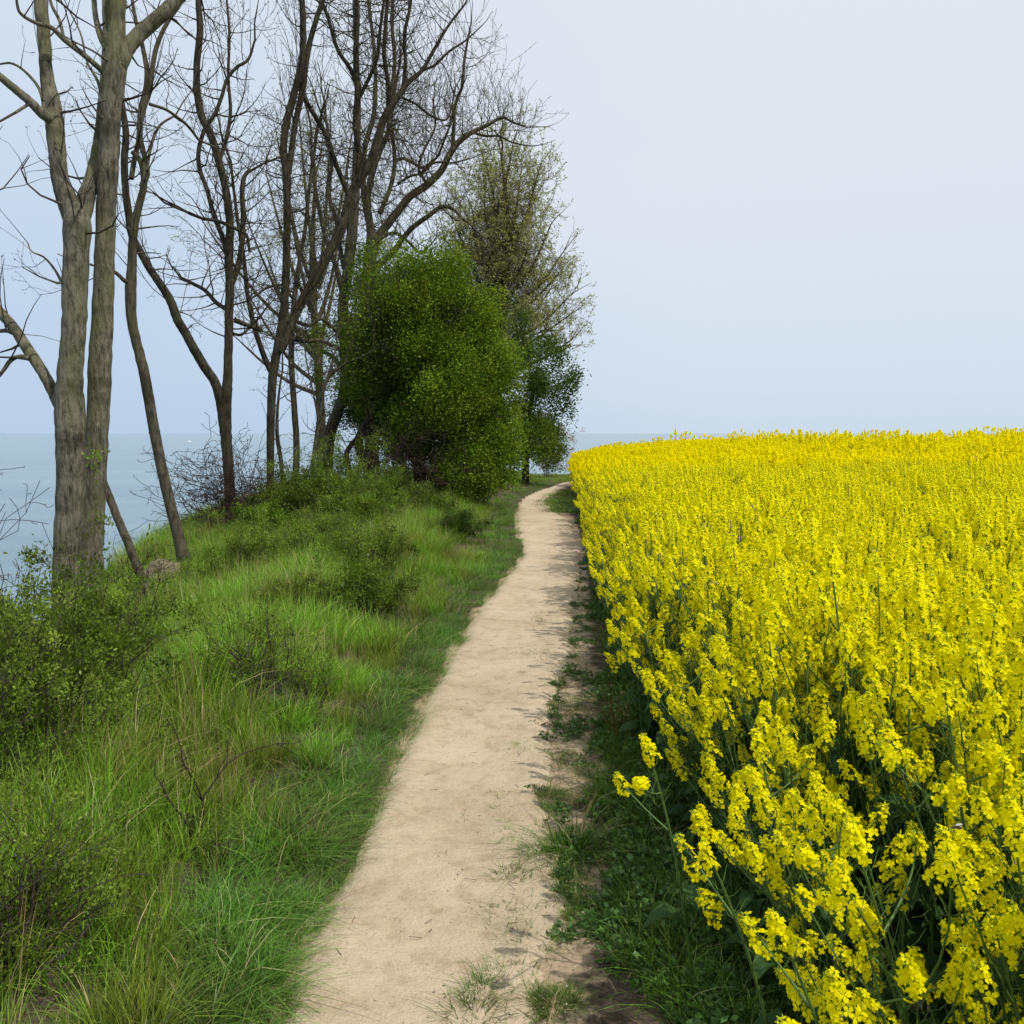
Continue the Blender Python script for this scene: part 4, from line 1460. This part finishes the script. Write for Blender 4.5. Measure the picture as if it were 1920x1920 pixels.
# far budding crown beyond the bush
b_ = [(0, [(930, 850, 13), (930, 760, 12), (928, 680, 11), (935, 610, 10), (940, 540, 8), (948, 470, 6.5), (950, 400, 5), (945, 330, 3.5), (940, 290, 2.2)])]
g_ = random.Random(77)
for k, (ex, ey, dzz, sy) in enumerate([(1010, 380, .5, 620), (1045, 430, -1.5, 640), (1060, 520, 1.5, 660), (1075, 600, 0, 700), (1060, 660, -1.0, 720), (1085, 560, 1, 690), (1070, 480, .5, 640), (1020, 330, -1, 560), (1090, 640, .8, 730), (840, 420, 0, 620), (985, 320, 1.5, 560), (905, 330, 1, 560), (880, 400, -1.5, 600),
                                       (860, 470, .6, 640), (850, 380, 2, 560), (1000, 460, -2, 600), (1035, 560, 2, 680), (900, 290, -.5, 500), (965, 280, -1, 470), (820, 450, 1, 660), (1030, 620, -2, 700), (970, 420, 2.2, 600)]):
    sx = 931
    ex = 931 + (ex - 931) * .86
    b_.append(((0, dzz), [(sx, sy, 6), (sx + (ex - sx) * .22 + g_.uniform(-8, 8), sy + (ey - sy) * .34, 3.6), (sx + (ex - sx) * .62 + g_.uniform(-12, 12), sy + (ey - sy) * .68, 2.4), (ex, ey, 1.2)]))
tree('rounded far tree in pale bud, rightmost of the row behind the bush', 42.0, b_, 'bark_mid', 12, twigm='twig_pale', dens=2.3, tl=1.7, leaf='bud_leaf', leafn=3, leafs=.10, tip_l=1.0,
     twig_y=740, minr=.007, lvl=2, shoots=.2, wig=.3, trop=.07, sides=8)
b_ = [(0, [(600, 905, 9), (602, 800, 8.5), (598, 700, 8), (590, 600, 7), (585, 500, 5.5), (588, 400, 4), (592, 330, 2.5)])]
for k, (ex, ey, dzz, sy) in enumerate([(500, 330, 1, 600), (470, 430, -1, 660), (520, 260, 0, 560), (560, 210, 1, 520), (620, 240, -1, 540), (650, 350, 1, 600), (640, 450, 1.5, 640), (470, 560, 1, 720),
                                       (500, 480, 2, 680), (540, 380, -1, 600), (610, 560, 2, 720), (390, 430, -1, 640), (660, 250, 2, 540), (450, 640, 0, 740)]):
    sx = 597
    b_.append(((0, dzz), [(sx, sy, 4.5), (sx + (ex - sx) * .35, sy + (ey - sy) * .22, 3.4), (sx + (ex - sx) * .72, sy + (ey - sy) * .62, 2.4), (ex, ey, 1.2)]))
tree('slight tree in yellow-green bud seen through the dark stems', 31.0, b_, 'bark_mid', 13, twigm='twig_pale', dens=1.0, tl=1.4, leaf='spring_leaf', leafn=2, leafs=.07,
     twig_y=760, minr=.005, lvl=2, shoots=.3, wig=.24, trop=.08, sides=8)


# ------------------------------------------------------------------ bushes with dense leaves
def lobed_bush(label, Y, lobes, seed, mat, leafs, per_lobe, trunks, barkm='bark_dark', cat='bush', name='bush', twigs=60, depth=.8, tone=(1, 1, 1), gname=None, shrink=.92, bare=(), shift=(0, 0)):
    g = np.random.default_rng(seed)
    gp = random.Random(seed)
    b0 = at(trunks[0][0][0], trunks[0][0][1], Y)
    root = empty(name, (b0.x, b0.y, gz(b0.x, b0.y)))
    O = np.array(root.location)
    k_ = Y / F
    P, D, S, C, segs = [], [], [], [], []
    mx_ = lobes[0]
    for (cx, cy, rx_, ry_, dy, dn) in lobes:
        cx, cy, rx_, ry_ = mx_[0] + (cx - mx_[0]) * shrink + shift[0], mx_[1] + (cy - mx_[1]) * (shrink + .02) + shift[1], rx_ * shrink, ry_ * shrink
        c = np.array(at(cx, cy, Y + dy))
        rad = np.array([rx_ * k_, min(rx_, ry_) * k_ * depth * 1.15, ry_ * k_])
        nc = int(per_lobe * dn * rx_ * ry_ / 1000)
        u = unit(g.normal(size=(nc, 3)))
        rr = g.uniform(.35, 1.04, nc) ** .6
        cc = c + u * rad * rr[:, None]
        nz = np.array([mnoise.noise(Vector(q * (1.5 * .0145 / k_) + 5.0)) for q in cc])
        keep = nz > g.normal(-.03, .05, nc)
        cc, u, nz = cc[keep], u[keep], nz[keep]
        cc = cc + u * (nz * 1.25 * (k_ / .0145))[:, None] * np.array([1, 1, .8])
        nc = len(cc)
        nl = 46
        off = g.normal(0, 1, (nc, nl, 3)) * np.array([.13, .13, .16]) * (k_ / (24 / F)) ** .6
        # each clump hangs together as a spray pointing outward
        p = cc[:, None] + off + u[:, None] * g.uniform(0, .25, (nc, nl, 1)) * np.linalg.norm(rad) * .25
        d_ = u[:, None] + g.normal(0, .7, (nc, nl, 3)) + np.array([0, 0, .2])
        P.append(p.reshape(-1, 3))
        D.append(d_.reshape(-1, 3))
        tint = g.uniform(.5, 1.4, (nc, 1, 1)) * g.uniform(.85, 1.15, (nc, nl, 1))
        yel = g.uniform(.85, 1.25, (nc, 1, 1))
        cc_ = np.concatenate([tint * yel, tint, tint * .9], -1)
        C.append(cc_.reshape(-1, 3))
        for q in range(int(twigs * dn * rx_ * ry_ / 9000) + 1):
            uu = g.normal(size=3)
            uu /= np.linalg.norm(uu)
            st = c + uu * rad * .55 - O
            grow(segs, [], tuple(st), tuple(uu), float(np.mean(rad)) * .62, .012, 1, gp, .25, .03, .12, .5, (.4, 1.0), .003)
    P, D, C = np.concatenate(P), np.concatenate(D), np.concatenate(C) * np.array(tone)
    V, Q = leaf_mesh(P - O, D, g.uniform(.6, 1.3, len(P)) * leafs, .62, g)
    build('foliage', V, Q, mat=M[mat], col=np.repeat(C, 4, 0), parent=root)
    tp = []
    for pts in trunks:
        W = []
        for q, (a, c, r_, *dd_) in enumerate(pts):
            w_ = at(a, c, Y + (dd_[0] if dd_ else 0))
            W.append((w_.x, w_.y, w_.z, r_ * k_))
        w0 = W[0]
        if w0[2] > gz(w0[0], w0[1]):
            W = [(w0[0], w0[1], gz(w0[0], w0[1]) - .2, w0[3] * 1.2)] + W
        Sx = smooth_poly(W, 5)
        tp.append((Sx[:, :3] - O, Sx[:, 3]))
        for q in range(3, len(Sx), 2):
            uu = norm3((gp.gauss(0, 1), gp.gauss(0, .8), gp.gauss(0, .7)))
            grow(segs, [], tuple(Sx[q, :3] - O), uu, gp.uniform(.4, 1.3), .014, 2, gp, .3, -.01, .12, .6, (.5, 1.1), .004)
    for (a, c_, ry__, n_) in bare:
        for q in range(n_):
            w_ = at(a + gp.uniform(-1, 1) * 34, c_ + gp.uniform(-1, 1) * ry__, Y - 1.2 + gp.uniform(-.6, .4))
            grow(segs, [], (w_.x - O[0], w_.y - O[1], w_.z - O[2]), norm3((gp.gauss(-.15, .3), gp.gauss(-.1, .3), 1)), gp.uniform(.6, 1.3), .007, 2, gp, .16, .06, .12, .5, (.3, .7), .004)
    V, Q = tubes(tp, 8, .06)
    build('trunk', V, Q, mat=M[barkm], parent=root)
    V, Q = segs_mesh(segs, 3)
    build('branches', V, Q, mat=M['twig'], parent=root)
    tag(root, label, cat, gname)
    print(label[:40], 'leaves', len(P), 'segs', len(segs))
    return root


lobed_bush('large dense bright green hawthorn bush overhanging the grass, hollow and dark beneath', 23.0, [
    (810, 650, 135, 130, 0, 1.0), (760, 600, 85, 80, -.6, 1.0), (850, 560, 90, 80, -.3, 1.0), (795, 540, 80, 55, .2, .9), (850, 490, 36, 30, .5, .8), (745, 490, 40, 28, .6, .8), (895, 640, 72, 110, -.5, 1.1),
    (905, 740, 68, 110, -.9, 1.2), (925, 800, 46, 80, -.6, 1.1), (890, 850, 66, 52, -1.0, 1.2), (850, 800, 80, 80, -.4, 1.0), (770, 700, 80, 55, .9, .8), (700, 690, 55, 50, .8, .7),
    (690, 640, 50, 60, 0, .7), (725, 750, 60, 34, 1.4, .7), (820, 750, 45, 50, .6, .8), (850, 700, 50, 40, -1.5, .8), (750, 770, 72, 44, 1.6, 1.3), (715, 735, 56, 56, 1.5, 1.3), (815, 815, 55, 40, 1.0, 1.2), (930, 862, 46, 46, -1.2, 1.3), (890, 885, 50, 34, -1.2, 1.2), (950, 780, 44, 70, -.8, 1.1), (825, 880, 40, 32, -.4, .8), (950, 690, 28, 60, -.2, .9), (700, 570, 36, 40, .4, .5),
], 31, 'haw_leaf', .062, 135, [
    [(790, 935, 13), (785, 880, 12), (775, 830, 11), (790, 770, 10), (800, 700, 8)],
    [(700, 930, 10, .6), (690, 880, 10, .6), (672, 830, 9, .5), (690, 790, 8, .3), (720, 740, 7, 0)],
    [(765, 925, 7, .9), (760, 880, 7, .8), (735, 840, 6, .8), (740, 780, 6, .5)],
    [(840, 930, 7, -.2), (850, 890, 7, -.3), (862, 840, 6, -.4)],
    [(660, 900, 6, .2), (650, 850, 5, .2), (680, 815, 5, .1), (740, 800, 5, 0)],
    [(700, 830, 5, -.2), (740, 838, 5, -.3), (780, 860, 5, -.4), (810, 900, 4, -.4)],
], twigs=120, bare=[(690, 640, 70, 46), (740, 580, 50, 16), (680, 720, 40, 16)], shift=(-26, 8))

lobed_bush('dark green bush standing under the far budding tree', 37.0, [
    (1010, 690, 30, 50, 0, 1.3), (990, 650, 34, 30, .4, 1.1), (1020, 720, 26, 40, -.4, 1.3), (1000, 760, 34, 36, 0, 1.2), (1022, 775, 18, 22, .2, 1.0), (975, 720, 30, 50, .5, 1.1),
    (972, 630, 22, 30, .5, .8),
], 32, 'dark_leaf', .10, 85, [[(985, 870, 6), (988, 820, 6), (995, 760, 5), (1005, 700, 4)]], twigs=160)
lobed_bush('low green bush at the far bend, in front of the open sea', 36.0, [
    (985, 835, 38, 36, 0, 2.0), (1012, 850, 28, 26, -.5, 2.0), (975, 805, 30, 34, .3, 1.8), (955, 850, 34, 34, .2, 2.0), (1000, 805, 28, 30, .5, 1.6),
], 33, 'dark_leaf', .09, 85, [[(988, 872, 4), (988, 850, 4), (990, 830, 3)]], twigs=100, tone=(1.5, 1.3, 1.0))


# ------------------------------------------------------------------ scrubby shrubs, brambles, saplings
def shrub(label, Y, cx, top, bottom, half, seed, leaf='shrub_leaf', stems=16, leafn=1.0, leafs=.018, twigm='twig', lvl=3, lean=0.0, group='scrub on the grassy bank',
          name='shrub', minr=.0013, wig=.25, trop=.05, kids=.55, cat='shrub', tone=(1, 1, 1), spread=1.0, rad=.006, hscale=1.0):
    g = random.Random(seed)
    gn = np.random.default_rng(seed)
    h_ = hit(cx, bottom)
    if inland(h_.x, h_.y) > -.6 and h_.y < Y * 1.6:
        Y = h_.y
    b = at(cx, bottom, Y)
    z0 = gz(b.x, Y)
    root = empty(name, (b.x, Y, z0))
    H = (at(cx, top, Y).z - z0) * hscale * (1.2 if Y < 7 else (1.0 if Y < 10 else 1.5))
    hsc2 = 1.7 if leaf is None else 1.0
    H *= hsc2
    stems = int(stems * 1.4)
    Wd = half * Y / F
    segs, nodes = [], []
    for k in range(stems):
        a = g.uniform(0, 2 * PI)
        rr = math.sqrt(g.random())
        p = (math.cos(a) * Wd * .35 * rr, math.sin(a) * Wd * .45 * rr, -.03)
        out_x, out_y = math.cos(a) * Wd * rr * spread + lean, math.sin(a) * Wd * .9 * rr * spread
        hh = H * (1 - .35 * rr * rr) * g.uniform(.6, 1.0)
        d = norm3((out_x - p[0], out_y - p[1], hh))
        L = math.sqrt((out_x - p[0]) ** 2 + (out_y - p[1]) ** 2 + hh ** 2)
        grow(segs, nodes, p, d, L, rad, lvl, g, wig, trop, max(.05, L / 9), kids, (.45, 1.1), minr, (.25, .5))
    V, Q = segs_mesh(segs, 3)
    build('branches', V, Q, mat=M[twigm], parent=root)
    if leaf:
        N = np.array(nodes)
        if leafn < 1:
            N = N[gn.uniform(size=len(N)) < leafn]
        else:
            N = np.repeat(N, int(round(leafn)), 0)
        N = np.repeat(N, 3, 0)
        leafs *= 1.05
        p = N[:, :3] + gn.normal(0, leafs * 1.2, (len(N), 3))
        V, Q = leaf_mesh(p, N[:, 3:] * .7 + gn.normal(0, .5, (len(N), 3)) + np.array([0, 0, .35]), gn.uniform(.5, 1.3, len(N)) * leafs, .5, gn)
        cl_ = np.array([mnoise.noise(Vector(q * 7 * .02 / leafs)) for q in p[:, :3]])[:, None]
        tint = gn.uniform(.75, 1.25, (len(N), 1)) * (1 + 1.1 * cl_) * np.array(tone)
        build('foliage', V, Q, mat=M[leaf], col=np.repeat(tint, 4, 0), parent=root)
    tag(root, label, cat, group)
    print(label[:40], 'segs', len(segs), 'nodes', len(nodes), 'H %.2f Y %.1f' % (H, Y))
    return root


shrub('large scrubby shrub at the left frame edge, below the two grey trunks', 5.6, 95, 1165, 1470, 180, 41, stems=62, leafn=5, leafs=.021, hscale=1.45, tone=(.9, .92, .9))
shrub('scrubby shrub right against the foot of the forked grey tree', 7.2, 205, 1150, 1290, 100, 42, stems=34, leafn=4, leafs=.022, hscale=1.5, tone=(.9, .9, .9))
shrub('rounded leafy shrub left of the largest one, cut by the frame', 4.8, -40, 1270, 1560, 120, 43, stems=30, leafn=4, leafs=.018, hscale=1.4)
shrub('small leafy shrub in the bottom left corner of the bank', 3.3, 20, 1560, 1840, 110, 44, hscale=1.2, stems=26, leafn=3, leafs=.014, lvl=2)
shrub('loose twiggy shrub halfway up the bank, in pale long grass', 7.0, 500, 1130, 1300, 95, 45, stems=22, leafn=2, leafs=.018, kids=.45)
shrub('dense dark-based shrub on the bank nearest the path bend', 9.2, 680, 1015, 1160, 82, 46, stems=32, leafn=4, leafs=.026, tone=(.85, .9, .9))
shrub('small sparse shrub beside the dense one, on its left', 9.6, 585, 1050, 1150, 50, 47, stems=12, leafn=2, leafs=.024)
shrub('thin crooked blackthorn sapling standing alone in the tall grass', 4.1, 362, 1345, 1580, 30, 48, stems=3, leafn=1, leafs=.011, kids=.45, spread=.6, rad=.0065, twigm='bramble', minr=.0014, hscale=1.25, name='sapling', cat='sapling')
shrub('low leafy shrublet at the foot of the lone sapling', 3.7, 410, 1530, 1620, 50, 49, stems=12, leafn=2, leafs=.013, lvl=2)
shrub('green shrub at the foot of the dark two-stemmed tree', 15.5, 500, 955, 1010, 34, 50, stems=20, leafn=5, leafs=.036, tone=(1.1, 1.2, .9))
shrub('olive shrub between the pole-like trunk and the bush', 15.8, 612, 880, 985, 44, 51, stems=22, leafn=3, leafs=.034)
shrub('broad olive shrub in front of the gnarled tree foot', 14.5, 680, 905, 1000, 58, 52, stems=28, leafn=3, leafs=.034)
shrub('olive shrub on the crest, lower left of the bush', 12.4, 600, 960, 1060, 66, 53, stems=26, leafn=3, leafs=.030)
shrub('low olive shrub on the crest under the narrow V tree', 12.6, 475, 985, 1070, 60, 54, stems=22, leafn=3, leafs=.028)
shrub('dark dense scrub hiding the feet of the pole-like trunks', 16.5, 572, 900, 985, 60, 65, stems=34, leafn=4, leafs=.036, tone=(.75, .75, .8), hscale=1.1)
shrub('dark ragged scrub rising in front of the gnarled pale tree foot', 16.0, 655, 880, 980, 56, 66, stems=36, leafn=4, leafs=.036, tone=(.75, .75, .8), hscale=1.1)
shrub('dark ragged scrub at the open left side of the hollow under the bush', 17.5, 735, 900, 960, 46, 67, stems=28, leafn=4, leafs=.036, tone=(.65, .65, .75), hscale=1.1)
shrub('ragged olive shrub in the middle of the bank, left of the dense dark one', 9.0, 545, 1075, 1175, 60, 81, stems=22, leafn=2, leafs=.024, tone=(.8, .8, .85))
shrub('low spreading olive shrub right of the slim leaning trunk', 11.0, 405, 1055, 1120, 70, 82, stems=20, leafn=2, leafs=.026, tone=(.8, .8, .8))
shrub('wide olive scrub above the dense dark-based shrub', 11.5, 700, 985, 1080, 70, 83, stems=28, leafn=3, leafs=.028, tone=(.8, .78, .8))
shrub('small olive shrub in front of the loose twiggy one', 5.8, 590, 1230, 1330, 46, 84, stems=14, leafn=2, leafs=.016, tone=(.85, .85, .85))
shrub('dim low shrub in the grass hollow left of the path bend', 16.0, 862, 968, 1015, 34, 85, stems=20, leafn=4, leafs=.03, tone=(.5, .6, .7))  # dark-tinted shrub added to stand in for a shadow patch on the grass
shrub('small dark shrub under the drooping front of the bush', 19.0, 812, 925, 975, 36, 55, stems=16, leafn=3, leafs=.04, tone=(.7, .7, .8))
shrub('pale-tipped shrub at the grass end below the bush', 18.0, 905, 905, 945, 30, 56, stems=14, leafn=2, leafs=.04)
shrub('bare brown bramble thicket around the foot of the narrow V tree', 15.0, 415, 895, 1000, 52, 57, leaf=None, twigm='bramble', stems=44, wig=.42, trop=0, kids=.6, minr=0.0045, name='bramble', cat='bramble', group='bare brambles on the cliff edge')
shrub('bare brown bramble thicket between the V tree and the two-stemmed tree', 16.5, 475, 880, 980, 44, 58, leaf=None, twigm='bramble', stems=37, wig=.42, trop=0, kids=.6, minr=0.0045, name='bramble', cat='bramble', group='bare brambles on the cliff edge')
shrub('bare brambles around the pole-like trunk', 18.5, 560, 900, 970, 40, 59, leaf=None, twigm='bramble', stems=30, wig=.42, trop=0, kids=.6, minr=0.0045, name='bramble', cat='bramble', group='bare brambles on the cliff edge')
shrub('bare tangled thicket in the hollow below the bush', 21.0, 740, 850, 950, 75, 60, leaf=None, twigm='bramble', stems=51, wig=.42, trop=0, kids=.6, minr=0.0063, name='bramble', cat='bramble', group='bare brambles on the cliff edge')
shrub('bare twiggy brambles right of the short leaning trunk', 9.4, 235, 1080, 1160, 55, 61, leaf=None, twigm='bramble', stems=23, wig=.38, trop=.02, minr=0.0027, name='bramble', cat='bramble', group='bare brambles on the cliff edge')
shrub('bare dark blackthorn branch tangle at the left frame edge over the sea', 8.0, -45, 950, 1180, 60, 62, leaf=None, twigm='bramble', stems=17, wig=.3, trop=0, minr=0.0030, name='bramble', cat='bramble', group='bare brambles on the cliff edge')
shrub('dry straw-coloured bush at the far bend beside the field corner', 37.0, 1024, 815, 880, 16, 63, leaf='dry', twigm='twig_pale', stems=24, leafn=3, leafs=.05, minr=.006, cat='bush', name='bush', group='bushes at the far bend')


shrub('brown dead weed stalks standing at the foot of the rape beside the verge', 5.2, 1160, 1285, 1390, 22, 64, leaf='dry', twigm='dead_stalk', stems=9, leafn=.3, leafs=.02, lvl=1, wig=.16, name='dead_weed', cat='dead weed', group=None, rad=.003)

# ------------------------------------------------------------------ single grass tufts standing on the sandy margin
def grass_tuft(label, px, py, n, h, rad, lean, w, seed, tone=(.6, .72, .75), dry=.08):
    g = np.random.default_rng(seed)
    p = hit(px, py)
    V, Q, C = tuft(n, h, rad, lean, w, g, dry, .4, tone=tone)
    o = build('grass_tuft', V, Q, mat=M['grass'], col=C)
    o.location = (p.x, p.y, p.z + .005)
    tag(o, label, 'grass tuft', 'grass tufts on the sandy margin')
    return o


grass_tuft('large long-bladed grass tuft spreading on the sand margin', 1075, 1600, 150, .26, .10, .95, .0042, 71, (.75, .85, .8), .12)
grass_tuft('small round grass tuft alone on the sand edge', 988, 1400, 110, .07, .055, .9, .0028, 72)
grass_tuft('grass tuft cut by the bottom frame edge, in the middle of the path', 880, 1912, 120, .10, .07, .9, .003, 73)
grass_tuft('pale small tuft just left of the large long-bladed tuft', 985, 1570, 60, .07, .05, 1.0, .003, 74)
grass_tuft('tuft of dark grass right behind the large long-bladed tuft', 1120, 1500, 90, .15, .08, .7, .0034, 75, (.45, .56, .6))

# ------------------------------------------------------------------ boulder, boat, bee
p = at(312, 1082, 12.2)
u_, v_ = np.meshgrid(np.linspace(0, 2 * PI, 33)[:-1], np.linspace(0, PI, 17))
sx = np.stack([np.cos(u_) * np.sin(v_), np.sin(u_) * np.sin(v_), np.cos(v_)], -1)
nn = np.array([[mnoise.fractal(Vector(q) * 1.3, 1.0, 2.0, 4) for q in row] for row in sx])
V = sx * (1 + .22 * nn[..., None]) * np.array([.31, .30, .30])
i = np.arange(16)[:, None] * 32
j = np.arange(32)[None]
j2 = (j + 1) % 32
Q = np.stack([i + j, i + 32 + j, i + 32 + j2, i + j2], -1).reshape(-1, 4)
M['stone'] = plain('stone', (.13, .115, .07), .95, .05, (.22, .19, .125), 5)
bo = build('boulder', V.reshape(-1, 3), Q, mat=M['stone'])
bo.location = (p.x, 12.2, p.z - .07)
tag(bo, 'rounded brown boulder at the cliff edge beside the slim leaning trunk', 'boulder')

M['boat_white'] = plain('boat_white', (.80, .80, .80), .4, .4)
M['boat_glass'] = plain('boat_glass', (.05, .06, .08), .2, .5)
bd_ = 1500.0
bx = (357 - 960) / F * bd_
root = empty('boat', (bx, bd_, SEA_Z))
st = []
for t in np.linspace(0, 1, 9):
    w = 1.25 * (1 - t ** 3) * (.85 + .15 * min(1, t * 4))
    xk = -3 + 6.4 * t
    st.append([(xk, -w, 1.0 + .35 * t), (xk, -w * .6, -.2), (xk, 0, -.45), (xk, w * .6, -.2), (xk, w, 1.0 + .35 * t)])
V = np.array(st).reshape(-1, 3)
Q = [(a * 5 + b, a * 5 + b + 1, a * 5 + b + 6, a * 5 + b + 5) for a in range(8) for b in range(4)] + [(a * 5, a * 5 + 5, a * 5 + 9, a * 5 + 4) for a in range(8)]
build('hull', V, Q, mat=M['boat_white'], parent=root)
c8 = np.array([(-1.6, -.8, 1.0), (1.2, -.7, 1.1), (1.2, .7, 1.1), (-1.6, .8, 1.0), (-1.5, -.7, 2.5), (.6, -.6, 2.4), (.6, .6, 2.4), (-1.5, .7, 2.5)])
cq = [(0, 1, 5, 4), (1, 2, 6, 5), (2, 3, 7, 6), (3, 0, 4, 7), (4, 5, 6, 7)]
build('cabin', c8, cq, mat=M['boat_white'], parent=root, smooth_=False)
build('windscreen', np.array([(1.22, -.55, 1.35), (1.22, .55, 1.35), (.80, .5, 2.2), (.80, -.5, 2.2)]), [(0, 1, 2, 3)], mat=M['boat_glass'], parent=root, smooth_=False)
tag(root, 'tiny white boat far out on the sea near the horizon', 'boat')

# a bee on the flowers at lower right
M['bee'] = plain('bee', (.05, .03, .015), .7, .3, (.22, .13, .04), 300)
M['wing'] = plain('wing', (.45, .42, .40), .3, .5)
bp_ = at(1795, 1552, 1.22)
root = empty('bee', bp_)
pth = np.array([(-.0075, 0, -.001), (-.006, 0, -.0005), (-.003, 0, 0), (0, 0, .0006), (.0015, 0, .0006), (.003, 0, .0008), (.0052, 0, .0006), (.0062, 0, 0), (.0075, 0, -.0003), (.0084, 0, -.0008)])
V, Q = tubes([(pth, np.array([.0003, .0018, .0026, .0024, .0014, .0024, .0022, .001, .0017, .0004]))], 10)
build('body', V, Q, mat=M['bee'], parent=root)
for s in (-1, 1):
    w = np.array([(.003, .0005 * s, .0026), (0, .004 * s, .0045), (-.0055, .0062 * s, .004), (-.0075, .0038 * s, .0032), (-.003, .001 * s, .0026)])
    w2 = w + np.array([0, 0, .00012])
    build('wing', np.concatenate([w, w2]), [(0, 1, 2, 3), (5, 8, 7, 6)], [(0, 3, 4), (5, 9, 8)], mat=M['wing'], parent=root)
root.rotation_euler = (0, R(12), R(150))
tag(root, 'small brown bee hovering at the yellow blossoms in the lower right', 'bee')
